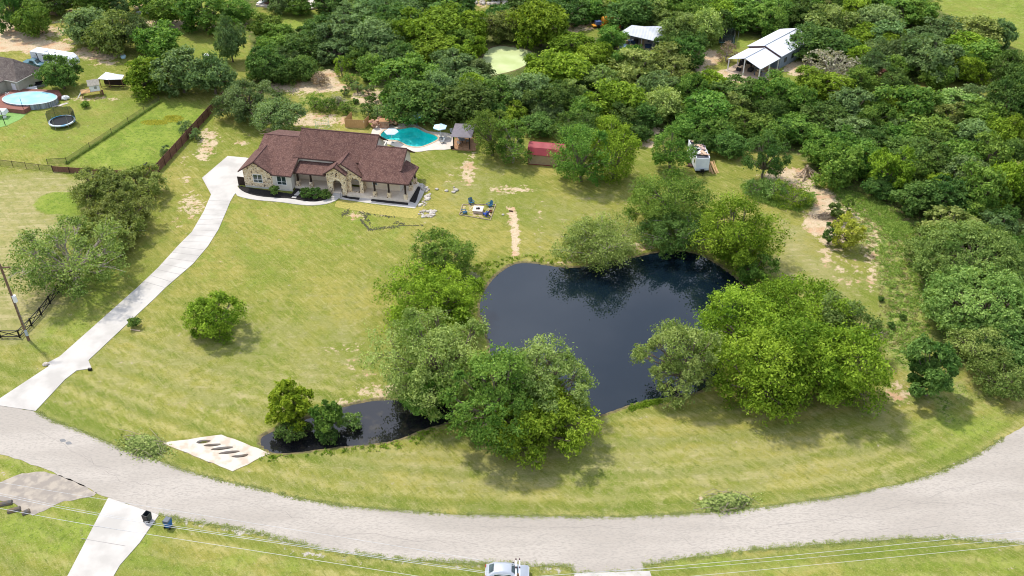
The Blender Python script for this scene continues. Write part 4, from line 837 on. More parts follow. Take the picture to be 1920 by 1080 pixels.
for k, m_ in enumerate(M_deb):
    b = MB()
    for q in range(9): b.cbox((rr.uniform(-hw+.4, hw-.4), rr.uniform(1.2, LT-.9), rr.uniform(.05, .45)), rr.uniform(.6, 1.6), rr.uniform(.15, .7), .06, rr.uniform(0, 3.1), rr.uniform(-.35, .35))
    b.build('panel', m_, dt)
o = thing('lumber_pile', 'fan of fresh orange lumber planks leaning beside the white trailer', 'lumber', at(1334, 320)); b = MB(); rr = random.Random(12)
for k in range(14): x0 = rr.uniform(-.5, .5); b.tube([(x0, 1.4, 1.2+rr.uniform(-.3, .1)), (x0*1.4+rr.uniform(.1, 1.0), -.8+rr.uniform(-.5, .4), .06)], .07, 4)
b.build('planks', mat('fresh_lumber', (.62, .40, .20), .8, (.5, .3, .14), 4), o)
o = thing('scrap_pile', 'small dark scrap pile on the left of the debris trailer', 'pile', at(1296, 312)); b = MB()
for k in range(12): b.cbox((rr.uniform(-.7, .5), rr.uniform(-.8, .8), rr.uniform(.05, .4)), rr.uniform(.3, 1), .2, .1, rr.uniform(0, 3), rr.uniform(-.4, .4))
b.build('boards', mat('dark_scrap', (.12, .07, .05), .9), o)

# log pile
o = thing('log_pile', 'stack of bleached logs crossed like a bonfire at the wood edge', 'logs', at(1511, 330)); b = MB(); rr = random.Random(21)
for k in range(24):
    a = rr.uniform(0, 6.28); l_ = rr.uniform(1.2, 2.8); t_ = rr.uniform(.4, 2.2); b.tube([(math.cos(a)*l_, math.sin(a)*l_*.8, rr.uniform(.05, .3)), (-math.cos(a)*rr.uniform(0, .9), -math.sin(a)*.6, t_)], [rr.uniform(.08, .14), .05], 6)
b.build('logs', mat('bleached_log', (.48, .37, .27), .9, (.34, .25, .18), 3), o)
def brush(name, label, c, rx, ry, h, mleaf, mst, n, seed, sticks=40, ang=0):
    o = thing(name, label, 'brush pile', at(*c), R_(ang)); rr = random.Random(seed); b = MB(); l = MB()
    for k in range(sticks):
        x, y = rr.gauss(0, rx*.4), rr.gauss(0, ry*.4); a = rr.gauss(0, .6); q = rr.uniform(.6, 1.6)
        b.tube([(x-math.cos(a)*q, y-math.sin(a)*q, rr.uniform(.05, h*.7)), (x, y, rr.uniform(.2, h)), (x+math.cos(a)*q, y+math.sin(a)*q, rr.uniform(.02, h*.6))], [.02, .035, .012], 4, False)
    for k in range(n):
        x, y = rr.gauss(0, rx*.42), rr.gauss(0, ry*.42); f = max(0, 1-(x/rx)**2-(y/ry)**2); z = rr.uniform(0, h*f+.08)
        u = Vector((rr.gauss(0, 1), rr.gauss(0, 1), rr.gauss(0, .5))).normalized()*rr.uniform(.08, .2); v_ = u.cross(Vector((rr.gauss(0, 1), rr.gauss(0, 1), 1.2))).normalized()*rr.uniform(.04, .09); c_ = Vector((x, y, z+.03))
        l.poly([c_-u, c_-v_, c_+u, c_+v_])
    b.build('branches', mst, o); l.build('leaves', mleaf, o); return o
M_twig = mat('grey_twig', (.30, .25, .18), .9, (.25, .2, .15), 4)
M_bl = mat('cut_leaves', (.16, .23, .045), .8, (.36, .42, .12), 2.5, lo=.4, hi=.6)
brush('brush_pile', 'long heap of cut leafy branches at the edge of the road by the culvert', (272, 838), 2.9, 1.7, 1.0, M_bl, M_twig, 5200, 31, 34, -22)
brush('brush_pile', 'heap of cut branches with bare stems on the lawn edge at the road bend', (1362, 944), 3.0, 1.3, 1.0, M_bl, M_twig, 4600, 32, 44, 8)
brush('brush_pile', 'grey tangle of cut branches right of the big bright trees', (1641, 628), 1.0, .8, .8, mat('grey_leaf', (.2, .22, .2), .9), M_twig, 260, 33, 50)
brush('brush_pile', 'dark burnt brush and stumps on the bare clearing', (1550, 408), 2.6, 1.0, .6, mat('burnt_leaf', (.05, .045, .04), 1, (.25, .17, .12), 3), M_twig, 420, 34, 50)
brush('brush_pile', 'reddish brown dead branches in the wood edge above the algae pond path', (1005, 208), 1.5, .8, .9, mat('rust_leaf', (.40, .12, .06), 1), M_twig, 200, 35, 40)

# ------------------------------------------------------------------ neighbour house on the left edge
E1, E2 = at(31.5, 154, 3.0), at(79.5, 128.8, 3.0); d = (E2-E1); d.z = 0; L1 = d.length; ang = math.atan2(d.y, d.x)
nh = thing('neighbour_house', 'beige house with dark brown hipped shingle roof at the left edge', 'house', (E1.x, E1.y, 0), ang)
M_nr = mat('dark_brown_shingles', (.085, .066, .06), .95, (.13, .105, .09), .8, 6, bump=.3, bscale=9, extra=speck((.2, .17, .15), 5, .6, .98, .6))
M_nw = mat('beige_render', (.44, .42, .33), .9, (.38, .36, .28), 1)
Wd = 15.0; rz_ = 6.1; hp = L1/2
b = MB(); b.slab([(0, 0, 3), (L1, 0, 3), (L1/2, hp*.9, rz_)], .15); b.slab([(0, 0, 3), (L1/2, hp*.9, rz_), (L1/2, Wd+6, rz_), (0, Wd+6, 3)], .15); b.slab([(L1, 0, 3), (L1, Wd+6, 3), (L1/2, Wd+6, rz_), (L1/2, hp*.9, rz_)], .15)
b.slab([(-4.5, 3.2, 3.0), (-4.5, 12, 3.0), (0.4, 12, 3.0), (1.6, 7.4, 4.1)], .15)
b.slab([(-4.5, 3.2, 2.98), (1.6, 7.4, 4.08), (.2, 3.2, 2.98)], .15)
b.build('roof', M_nr, nh)
MB().box(.5, L1-.5, .5, Wd+5, 0, 2.85).box(-4, .5, 3.7, 11.5, 0, 2.8).build('wall', M_nw, nh)
g_ = MB(); g_.tube([(0, -.03, 2.92), (L1, -.03, 2.92)], .09, 4).tube([(-.03, 0, 2.92), (-.03, 3.2, 2.92)], .09, 4).tube([(L1+.03, 0, 2.92), (L1+.03, Wd, 2.92)], .09, 4); g_.build('gutter', mat('beige_gutter', (.55, .52, .45), .5), nh)
MB().box(.44, .5, 1.3, 2.3, .1, 2.2).build('door', M_white, nh)
f = MB().box(-2.9, -1.8, 3.62, 3.7, 1.0, 2.2).build('window', M_white, nh); MB().box(-2.8, -1.9, 3.58, 3.61, 1.1, 2.1).build('pane', M_glass, f)
# deck + above ground pool
M_rdeck = mat('red_brown_deck', (.26, .11, .08), .85, (.20, .085, .065), 2, stretch=(.4, 3, 1))
dkp = W([(-25, 195), (34, 173), (60, 174), (112, 176), (118, 186), (60, 204), (58, 207), (46, 214), (10, 210), (-25, 212)])
dk_ = thing('pool_deck', 'reddish brown timber deck around the oval above ground pool', 'deck', (0, 0, 0)); MB().prism([tuple(p) for p in dkp], 0, .85).build('deck_boards', M_rdeck, dk_)
ap_ = thing('above_ground_pool', 'light blue oval above ground pool in the timber deck', 'swimming pool', at(59, 194)); ap_.rotation_euler.z = R_(-3)
rx, ry = 5.4, 3.05; n = 36
MB().lathe((0, 0, 0), [(1, .02), (1, 1.15)], n, rx, ry).build('wall', mat('grey_pool_wall', (.33, .38, .42), .6, (.12, .14, .16), 1.2, stretch=(3, 3, .1)), ap_)
b = MB(); vs = [((rx+e)*math.cos(2*math.pi*k/n), (ry+e)*math.sin(2*math.pi*k/n), 1.2) for e in (.12, -.12) for k in range(n)]; b.mesh(vs, [(k, (k+1) % n, n+(k+1) % n, n+k) for k in range(n)]); b.build('rim', M_gal, ap_)
M_bp = mat('sky_blue_liner', (.25, .62, .80), .4, (.38, .72, .86), .5, 4); flat_poly([(rx*.975*math.cos(2*math.pi*k/n), ry*.96*math.sin(2*math.pi*k/n)) for k in range(n)], 1.17).build('water', M_bp, ap_)
for k in range(8):
    a = -1.9+k*.42; MB().box(-.05, .05, -.05, .05, 0, 1.2).build('upright', M_grey, ap_, loc=(rx*1.01*math.cos(a), ry*1.01*math.sin(a), 0))
ld = MB(); [ld.tube([(x, 0, .8), (x, .1, 1.7), (x, .6, 1.7), (x, .7, 1.0)], .03, 5) for x in (0, .5)]; o = ld.build('pool_ladder', M_white, None, loc=at(14, 190)); tag(o, 'white ladder at the left end of the oval pool', 'ladder')
struct('artificial_turf', sheet('t', W([(-30, 215), (5, 210), (50, 213.5), (38, 224), (12, 236), (-30, 246)]), .03, M_white, edge=.02), mat('artificial_turf', (.20, .36, .10), .95, (.17, .30, .08), 2), 'bright green artificial turf mat below the deck', 'turf')
lp('string_light_post', 'leaning black post on the deck in front of the oval pool', at(46.4, 212), 3.3, .06, M_black, 'post'); lp('string_light_post', 'black post at the edge of the green mat at the left border', at(10.2, 235), 3.3, .07, M_black, 'post')
o = MB().lathe((0, 0, 0), [(.35, 0), (.4, .3), (.38, .45), (.0, .5)], 12).build('round_pouf', M_white, None, loc=at(9, 221)); tag(o, 'small white round stool on the green mat', 'stool')
MBt = MB().hexa([(-1.6, -.8, 0), (1.6, -.8, 0), (1.6, .8, 0), (-1.6, .8, 0), (-1.4, -.7, .7), (1.4, -.7, .7), (1.4, .7, .7), (-1.4, .7, .7)]); o = MBt.build('covered_spa', M_white, None, loc=at(-2, 212, .85)); tag(o, 'white covered seat at the left border of the deck', 'seat')
rr = random.Random(41)
for px, py, lab, mt in [(52, 170, 'white and grey patio sofa against the beige house wall', M_white), (75, 162, 'black and white barbecue beside the beige house wall', M_black), (63, 172, 'pile of white cushions beside the patio sofa', M_white)]:
    o = thing('patio_furniture', lab, 'furniture', at(px, py), R_(30)); MB().box(-.9, .9, -.4, .4, 0, .45).build('base', M_grey, o); MB().box(-.8, .8, -.3, .35, .45, .6).build('cushion', mt, o); MB().box(-.9, .9, .41, .55, .0, .9).build('backrest', mt, o)
o = thing('tarp_bundle', 'white tarpaulin bundle at the right end of the oval pool', 'tarp', at(122, 187)); b = MB()
for k in range(6): b.blob((rr.uniform(-.5, .5), rr.uniform(-.4, .4), .4), (.5, .35, .4), rr, .35)
b.build('tarp', M_white, o)
o = thing('pool_steps', 'pale curved paving with pool pump right of the oval pool', 'paving', at(112, 196)); MB().prism([(-1.2, -1.2), (.5, -.8), (1.6, .6), (1.0, .8), (-.2, -.2), (-1.2, -.5)], 0, .06).build('paver', M_lime, o); MB().tube([(-.9, -.3, .06), (-.9, -.3, .6)], .25, 10).build('pump', M_black, o)

# ------------------------------------------------------------------ caravan top left, pickup
a, c = at(63, 122), at(139, 134); d = c-a; LL = d.length; ang = math.atan2(d.y, d.x)
rv = thing('travel_trailer', 'white travel trailer with dark stripes parked behind the beige house', 'trailer', a, ang)
side = [(0, .55), (LL-1.2, .55), (LL-.1, 1.1), (LL, 1.7), (LL-.35, 2.5), (LL-1.1, 3.1), (0.1, 3.15), (0, 3.0)]
n = len(side); MB().mesh([(x, 0, z) for x, z in side]+[(x, 2.5, z) for x, z in side], [tuple(range(n)), tuple(range(2*n-1, n-1, -1))]+[(i, i+n, (i+1) % n+n, (i+1) % n) for i in range(n)]).build('body', M_rv, rv)
st_ = MB(); st_.hexa([(1.9, -.015, .6), (2.15, -.015, .6), (2.15, 0.01, .6), (1.9, 0.01, .6), (1.5, -.015, 3.0), (1.75, -.015, 3.0), (1.75, .01, 3.0), (1.5, .01, 3.0)]); st_.box(2.6, LL-1.5, -.012, .01, .75, 1.0); st_.box(3.1, LL-2.0, -.012, .01, 2.5, 2.7); st_.build('stripe', mat('dark_stripe', (.04, .045, .06), .5), rv)
for x in (3.2, 4.6, 6.0): MB().box(x, x+.8, -.02, .005, 1.5, 2.3).build('window', M_glass, rv)
MB().box(.8, 1.45, -.02, .004, .6, 2.5).build('door', mat('pale_door', (.65, .66, .68), .5), rv)
for x in (4.6, 5.5): MB().tube([(x, .05, .36), (x, .35, .36)], .36, 14).build('wheel', M_black, rv)
MB().box(3.0, 3.7, .9, 1.6, 3.15, 3.35).build('roof_vent', M_white, rv); MB().box(5.6, 5.9, 1.0, 1.3, 3.15, 3.25).build('roof_vent', M_grey, rv)
MB().box(LL-1.4, LL-.3, .5, 2.0, .3, .55).tube([(LL-.4, 1.2, .45), (LL+.9, 1.2, .4)], .07, 5).build('tow_hitch', M_black, rv)

def car(name, label, loc, rz, paint, L=4.6, Wd=1.8, pickup=False):
    r = thing(name, label, 'car' if not pickup else 'pickup truck', loc, rz)
    if pickup: prof = [(0, .45, .95), (.25, .4, 1.02), (1.4, .4, 1.08), (2.15, .4, 1.72), (3.3, .4, 1.78), (3.65, .4, 1.1), (5.2, .4, 1.08), (5.35, .5, .95)]
    else: prof = [(0, .42, .72), (.12, .32, .9), (1.15, .3, 1.02), (1.9, .3, 1.5), (2.6, .3, 1.62), (3.6, .3, 1.58), (4.3, .3, 1.05), (4.52, .32, .9), (4.6, .45, .7)]
    sx = L/prof[-1][0]; b = MB(); rows = []
    for x, z0, z1 in prof:
        belt = min(z1, .98 if not pickup else 1.05); tuck = .17*max(0, (z1-belt)/.6); end = .12 if x in (0, prof[-1][0]) else 0
        h = Wd/2-end
        rows.append([(x*sx, -h+.08, z0), (x*sx, -h, (z0+belt)/2), (x*sx, -h+.03, belt), (x*sx, -h+.06+tuck, z1-.02), (x*sx, -h+.3+tuck, z1+.02), (x*sx, 0, z1+.05), (x*sx, h-.3-tuck, z1+.02), (x*sx, h-.06-tuck, z1-.02), (x*sx, h-.03, belt), (x*sx, h, (z0+belt)/2), (x*sx, h-.08, z0)])
    vs = [p for q in rows for p in q]; m = 11
    fs = [(i*m+k, i*m+k+1, (i+1)*m+k+1, (i+1)*m+k) for i in range(len(rows)-1) for k in range(m-1)]+[tuple(range(m)), tuple((len(rows)-1)*m+k for k in reversed(range(m)))]+[((i+1)*m, (i+1)*m+m-1, i*m+m-1, i*m) for i in range(len(rows)-1)]
    body = b.mesh(vs, fs).build('body', paint, r, True)
    gi = (2, 3) if not pickup else (2, 3)
    q0, q1 = rows[gi[0]], rows[gi[1]]
    def lerp(a, c, t): return Vector(a)*(1-t)+Vector(c)*t
    def glass(name, ra, rb, k0, k1, t0, t1, off=.02):
        P = [lerp(ra[k0], rb[k0], t0), lerp(ra[k1], rb[k1], t0), lerp(ra[k1], rb[k1], t1), lerp(ra[k0], rb[k0], t1)]
        nrm = (P[1]-P[0]).cross(P[3]-P[0]).normalized()
        if nrm.z < 0: nrm = -nrm
        MB().slab([p+nrm*off for p in P], .01, nrm).build(name, M_glass, r)
    glass('windscreen', q0, q1, 4, 6, .08, .95, .06)
    if not pickup: glass('rear_window', rows[5], rows[6], 4, 6, .1, .8, .06); 
    else: glass('rear_window', rows[4], rows[5], 4, 6, .15, .85)
    for s_ in (-1, 1):
        i0, i1 = (3, 5) if not pickup else (3, 4); x0, x1 = rows[i0][0][0], rows[i1][0][0]
        kk = 3 if s_ < 0 else 7; kb = 2 if s_ < 0 else 8
        P = [Vector(rows[i0][kb]), Vector(rows[i1][kb]), Vector(rows[i1][kk]), Vector(rows[i0][kk])]; P = [p+Vector((0, s_*.02, 0)) for p in P]; P[2].z -= .08; P[3].z -= .08; P[0].z += .02; P[1].z += .02
        MB().slab(P, .01, (0, s_, 0)).build('side_window', M_glass, r)
        for x in (.85*sx, (3.7 if not pickup else 4.2)*sx):
            w_ = MB().tube([(x, s_*(Wd/2-.2), .33), (x, s_*(Wd/2+.005), .33)], .33, 16).build('wheel', M_black, r); MB().tube([(x, s_*(Wd/2-.02), .33), (x, s_*(Wd/2+.015), .33)], .19, 12).build('rim', M_gal, w_)
        MB().box(-.0, .08, s_*.62-.17, s_*.62+.17, .62, .76).build('headlight', M_white, r); MB().box(L-.07, L+.02, s_*.68-.12, s_*.68+.12, .7, .92).build('tail_light', M_red2, r)
        MB().box(1.62*sx, 1.78*sx, s_*(Wd/2+.08)-.09, s_*(Wd/2+.08)+.09, .98, 1.12).build('side_mirror', M_black, r)
    return r
M_red2 = mat('red_lens', (.45, .01, .02), .3)
M_sil = mat('silver_car_paint', (.46, .49, .53), .3, (.42, .45, .49), 1, metal=.3)
p = at(992, 1083); car('parked_car', 'silver car parked on the verge at the bottom edge, only its top half in view', (p.x, p.y, 0), R_(178), M_sil)
car('parked_pickup', 'teal blue pickup partly hidden between the beige house and the white trailer', (at(92, 122).x, at(92, 128).y, 0), R_(160), mat('teal_paint', (.10, .20, .25), .35), 5.3, 1.9, True)

# ------------------------------------------------------------------ trampolines, playhouse, shelter, mower
M_mat = mat('black_trampoline_mat', (.015, .018, .022), .8); M_rimb = mat('blue_rim_pad', (.06, .32, .55), .5, (.55, .60, .62), .35, 1, .48, .52)
def net_mat(name, col, alpha):
    m = bpy.data.materials.new(name); m.use_nodes = True; b = m.node_tree.nodes['Principled BSDF']; b.inputs['Base Color'].default_value = (*col, 1); b.inputs['Alpha'].default_value = alpha; b.inputs['Roughness'].default_value = .9; return m
M_net = net_mat('black_safety_net', (.02, .03, .02), .72)
def trampoline(label, loc, R1, sides=24, net_half=True, zr=.85, rim=M_rimb, nh=2.0, sy=1, rot=0):
    r = thing('trampoline', label, 'trampoline', loc, rot); n = sides; ring = lambda q, z: [(q*math.cos(2*math.pi*k/n), q*math.sin(2*math.pi*k/n)*sy, z) for k in range(n)]
    MB().mesh(ring(R1-.25, zr), [tuple(range(n))]).build('mat', M_mat, r)
    b = MB(); vs = ring(R1, zr+.02)+ring(R1-.28, zr+.04)+ring(R1, zr-.18); b.mesh(vs, [(k, (k+1) % n, n+(k+1) % n, n+k) for k in range(n)]+[(k, 2*n+k, 2*n+(k+1) % n, (k+1) % n) for k in range(n)]); b.build('rim_pad', rim, r)
    for k in range(6):
        a = 2*math.pi*(k+.3)/6; MB().tube([(R1*.97*math.cos(a), R1*.97*math.sin(a)*sy, 0), (R1*.97*math.cos(a), R1*.97*math.sin(a)*sy, zr)], .04, 6).build('leg', M_grey, r)
        MB().tube([(R1*1.02*math.cos(a), R1*1.02*math.sin(a)*sy, zr), (R1*1.02*math.cos(a), R1*1.02*math.sin(a)*sy, zr+nh)], .035, 6).build('net_pole', M_grey, r)
    k0, k1 = (0, n) if not net_half else (-1, n//2+2)
    b = MB()
    for k in range(k0, k1):
        a, c = 2*math.pi*k/n, 2*math.pi*(k+1)/n; sag = lambda t_: zr+nh*(1-.12*abs(math.sin(3*t_)))
        b.poly([(R1*math.cos(a), R1*math.sin(a)*sy, zr), (R1*math.cos(c), R1*math.sin(c)*sy, zr), (R1*math.cos(c), R1*math.sin(c)*sy, sag(c)), (R1*math.cos(a), R1*math.sin(a)*sy, sag(a))])
    b.build('safety_net', M_net, r); return r
p = at(116, 226, .85); trampoline('round trampoline with blue rim and black net on the left lawn', (p.x, p.y, 0), 2.45)
p = at(1362, 74, .85); trampoline('dark square trampoline with net beside the long white roofed barn', (p.x, p.y, 0), 2.5, 4, False, rim=mat('teal_rim', (.05, .14, .15), .6), rot=R_(38))
p = at(123, 4, .7); trampoline('round black trampoline with white rim cut by the top edge at left', (p.x, p.y, 0), 2.6, 24, False, .7, M_white, .3)
o = thing('garden_parasol', 'white square parasol beside the white rimmed trampoline', 'umbrella', at(112, 24)); MB().mesh([(-1.2, -1, 2.2), (1.4, -.8, 2.2), (1.2, 1.1, 2.1), (-1.2, .9, 2.2), (0, 0, 2.7)], [(0, 1, 4), (1, 2, 4), (2, 3, 4), (3, 0, 4)]).build('canopy', M_white, o); MB().tube([(0, 0, 0), (0, 0, 2.6)], .04, 6).build('pole', M_grey, o)
p = at(174, 182); ph = thing('playhouse', 'raised white wooden playhouse with ladder and pale shingle roof', 'playhouse', p, R_(22))
M_pr = mat('pale_shingles', (.40, .36, .29), .9, (.30, .27, .22), 3)
b = MB(); b.box(-.2, 1.7, -.1, 1.7, 1.2, 2.6); wall_yz(b, [(-.1, 2.6), (1.7, 2.6), (.8, 3.3)], -.05, .15); wall_yz(b, [(-.1, 2.6), (1.7, 2.6), (.8, 3.3)], 1.7, .15); b.build('wall', M_white, ph)
MB().slab([(-.4, -.3, 2.5), (1.9, -.3, 2.5), (1.9, .8, 3.4), (-.4, .8, 3.4)], .07).slab([(-.4, .8, 3.4), (1.9, .8, 3.4), (1.9, 1.9, 2.5), (-.4, 1.9, 2.5)], .07).build('roof', M_pr, ph)
MB().box(-2.0, 1.75, -.2, 1.75, 1.1, 1.19).build('platform', M_newwood, ph)
b = MB(); [b.box(-2+.22*k, -1.93+.22*k, -.2, -.14, 1.2, 1.85) for k in range(9)]; b.box(-2, -.2, -.21, -.13, 1.86, 1.93); b.build('railing', mat('grey_timber', (.30, .24, .17), .9), ph)
for x in (-1.9, 1.6):
    for y in (-.1, 1.6): MB().box(x-.06, x+.06, y-.06, y+.06, 0, 1.1).build('post', M_wood, ph)
b = MB(); [b.tube([(-2.0, y, 1.15), (-2.9, y, 0)], .04, 5) for y in (.1, .7)]; [b.tube([(-2-.18*k, .1, 1.15-.23*k), (-2-.18*k, .7, 1.15-.23*k)], .035, 5) for k in range(5)]; b.build('ladder', M_white, ph)
f = MB().box(.7, 1.2, -.14, -.105, 1.7, 2.2).build('window', M_grey, ph); MB().box(1.8, 2.2, .2, .3, .0, 1.1).build('brace', M_wood, ph)
p = at(190, 164); ms = thing('metal_shelter', 'low open shelter with shiny silver metal roof beside the playhouse', 'shelter', p, R_(-6))
MB().slab([(-.2, -.2, 2.0), (2.2, -.6, 2.1), (3.3, 1.2, 2.6), (.6, 2.2, 2.5)], .06).slab([(2.25, -.6, 2.1), (5.0, -.1, 2.1), (4.8, 1.6, 2.3), (3.35, 1.2, 2.6)], .06).build('roof', M_gal, ms)
for x, y in ((0, 0), (2.2, -.3), (4.8, 0), (.6, 2), (3.3, 1.3), (4.7, 1.4)): MB().box(x-.05, x+.05, y-.05, y+.05, 0, 2.0).build('post', M_wood, ms)
MB().box(.2, 4.7, 1.2, 1.28, .1, 1.5).box(.1, 4.7, -.1, -.04, .3, .4).build('rail', M_darkwood, ms)
p = at(277, 316); mw = thing('ride_on_mower', 'black and yellow ride on mower by the wooden fence', 'mower', p, R_(-15)); M_yel = mat('yellow_paint', (.70, .42, .02), .4)
MB().box(-.5, .5, -.3, .3, .3, .6).build('engine_hood', M_black, mw, loc=(-.3, .3, 0)); MB().box(.1, .9, -.45, .45, .15, .35).build('cutting_deck', M_yel, mw); MB().box(.0, .45, -.25, .25, .6, .75).box(-.05, .05, -.25, .25, .75, 1.2).build('seat', M_black, mw)
for x, y, r in ((-.6, -.4, .25), (-.6, .4, .25), (.7, -.42, .18), (.7, .42, .18)): MB().tube([(x, y-.1, r), (x, y+.1, r)], r, 12).build('wheel', M_black, mw)
MB().tube([(.1, 0, .6), (.3, 0, 1.1)], .03, 5).build('steering_column', M_black, mw)

# ------------------------------------------------------------------ fences
fn = thing('privacy_fence', 'tall brown board privacy fence with rails, rising to the tree line', 'fence', at(287, 335)); P0, P1 = at(287, 335), at(421, 186)
b = MB(); board_run(b, Z, P1-P0, lambda t_: 1.85+.03*math.sin(t_*200)); b.build('boards', M_wood, fn)
d = (P1-P0).normalized(); nn = Vector((d.y, -d.x, 0)); k = 0; D_ = (P1-P0).length
for zz in (.35, .95, 1.55): MB().tube([nn*.08+Vector((0, 0, zz)), (P1-P0)+nn*.08+Vector((0, 0, zz))], .05, 4).build('rail', M_wood, fn)
while k < D_: MB().tube([d*k+nn*.1, d*k+nn*.1+Vector((0, 0, 1.9))], .06, 4).build('post', mat('dark_fence_post', (.09, .045, .03), .9), fn); k += 2.44
fn = thing('board_fence', 'lower brown board fence between the wire fence and the tall fence', 'fence', at(100, 322)); P0, Pm, P1 = at(100, 322), at(195, 329), at(283, 334)
b = MB(); board_run(b, Z, Pm-P0, 1.15); board_run(b, Pm-P0, P1-P0, 1.2); b.build('boards', M_wood, fn)
for q in (0, .33, .66, 1): MB().tube([(Pm-P0)*q, (Pm-P0)*q+Vector((0, -.06, 1.3))], .07, 4).build('post', M_darkwood, fn)
M_wire = net_mat('wire_mesh', (.06, .065, .06), .35)
def wirefence(name, label, pts, h, sp, grp=None, rail=True):
    o = thing(name, label, 'fence', pts[0]); b = MB(); ra = MB()
    for i in range(len(pts)-1):
        p, q = pts[i]-pts[0], pts[i+1]-pts[0]; n_ = max(1, int((q-p).length/sp)); b.poly([p+Vector((0, 0, .05)), q+Vector((0, 0, .05)), q+Vector((0, 0, h)), p+Vector((0, 0, h))])
        if rail: ra.tube([p+Vector((0, 0, h)), q+Vector((0, 0, h))], .035, 5)
        for k in range(n_+(i == len(pts)-2)): t_ = p+(q-p)*(k/n_); MB().tube([t_, t_+Vector((0, 0, h+.1))], .045, 5).build('post', M_darkwood, o)
    if rail: ra.build('rail', M_darkwood, o)
    b.build('wire_mesh', M_wire, o); return o
wirefence('wire_fence', 'dark post and wire fence at the left edge above the tan field', [at(-60, 297), at(0, 310), at(100, 322)], 1.15, 2.4)
wirefence('wire_fence', 'short wire fence panel with two black posts at the corner of the bright lawn', [at(90, 309), at(126, 307)], 1.15, 1.7)
wirefence('wire_fence', 'thin wire fence running diagonally between the two green lawns', [at(126, 307), at(210, 252), at(300, 192)], 1.2, 4.5, rail=False)
FB = [(-60, 640), (1.4, 633), (37.5, 633), (59.7, 611), (77.8, 591), (94.4, 569.4), (111, 548.6), (129, 529), (143, 508)]
fo = thing('crossbuck_fence', 'black crossbuck ranch fence by the utility pole and driveway', 'fence', at(*FB[2]))
for i in range(len(FB)-1):
    p, q = at(*FB[i])-fo.location, at(*FB[i+1])-fo.location; b = MB(); u = Vector((0, 0, 1))
    b.tube([p+u*1.2, q+u*1.2], .07, 4).tube([p+u*.2, q+u*.2], .07, 4).tube([p+u*1.15, q+u*.25], .055, 4).tube([p+u*.25, q+u*1.15], .055, 4); b.build('crossbuck_panel', M_black, fo); MB().tube([q, q+u*1.35], .12, 4).build('post', M_black, fo)

# ------------------------------------------------------------------ utility poles and lines
M_pole = mat('creosote_pole', (.13, .075, .045), .9, (.20, .13, .09), 2)
p = at(54, 638); up = thing('utility_pole', 'brown wooden utility pole with grey transformer and meter box at the left edge', 'utility pole', p)
MB().tube([(0, 0, 0), (0, 0, 12.8)], [.2, .14], 12).build('pole', M_pole, up)
MB().tube([(.28, -.05, 6.7), (.28, -.05, 7.7)], .27, 12).build('transformer', M_white, up); MB().box(.02, .36, -.32, -.16, 1.0, 1.9).build('meter_box', mat('grey_box', (.45, .50, .54), .5), up)
MB().tube([(.17, -.08, 1.9), (.15, -.08, 7.4)], .03, 5).build('conduit', M_grey, up); MB().box(-1.2, 1.2, -.08, .08, 12.2, 12.35).build('crossarm', M_pole, up)
PT = at(971, 1078, 10.6); up2 = thing('utility_pole', 'utility pole top with double white crossarm over the silver car', 'utility pole', (PT.x, PT.y, 0))
MB().tube([(0, 0, 0), (0, 0, 10.7)], [.2, .13], 12).build('pole', M_pole, up2)
for x in (-.17, .17):
    a_ = MB().box(x-.05, x+.05, -1.9, 1.95, 10.3, 10.45).build('crossarm', M_white, up2)
    for y in (-1.8, 0.9, 1.82): MB().lathe((x, y, 10.45), [(.05, 0), (.08, .08), (.04, .2)], 8).build('insulator', mat('brown_insulator', (.10, .04, .05), .3), a_)
M_cable = mat('pale_power_cable', (.62, .62, .62), .5)
def wire(label, pix, z, r=.022, sag=.0):
    P = [at(px, py, z) for px, py in pix]; o = thing('power_line', label, 'power line', P[0], 0, 'overhead power lines'); MB().tube([q-P[0] for q in densify(P, 3, closed=False, smooth=2)], r, 5).build('cable', M_cable, o)
wire('left overhead power line, topmost, crossing the grey culvert apron', [(-200, 870), (0, 904.5), (185, 935), (480, 982), (760, 1026), (971, 1062)], 10.4, .014)
wire('left overhead power line, second from top, above the short driveway', [(-200, 887), (0, 929), (187, 968), (480, 1013), (905, 1074), (972, 1083)], 10.4, .02)
wire('left overhead power line just below the second one', [(-200, 884), (0, 925), (187, 964.5), (480, 1010), (905, 1071), (972, 1080)], 10.4, .014)
wire('lowest left overhead power line, reaching the bottom edge', [(-200, 915), (0, 953.5), (175, 986), (480, 1033), (780, 1080), (972, 1108)], 10.2, .018)
wire('right overhead power line, topmost above the verge', [(972, 1083), (1215, 1066), (1440, 1046), (1800, 1009), (2100, 975)], 10.4, .018)
wire('right overhead power line, middle one of three', [(972, 1087), (1230, 1070), (1440, 1053), (1860, 1015), (2100, 992)], 10.4, .014)
wire('right overhead power line, lowest one of three', [(972, 1108), (1300, 1080), (1440, 1067.5), (1920, 1021), (2100, 1004)], 10.2, .016)

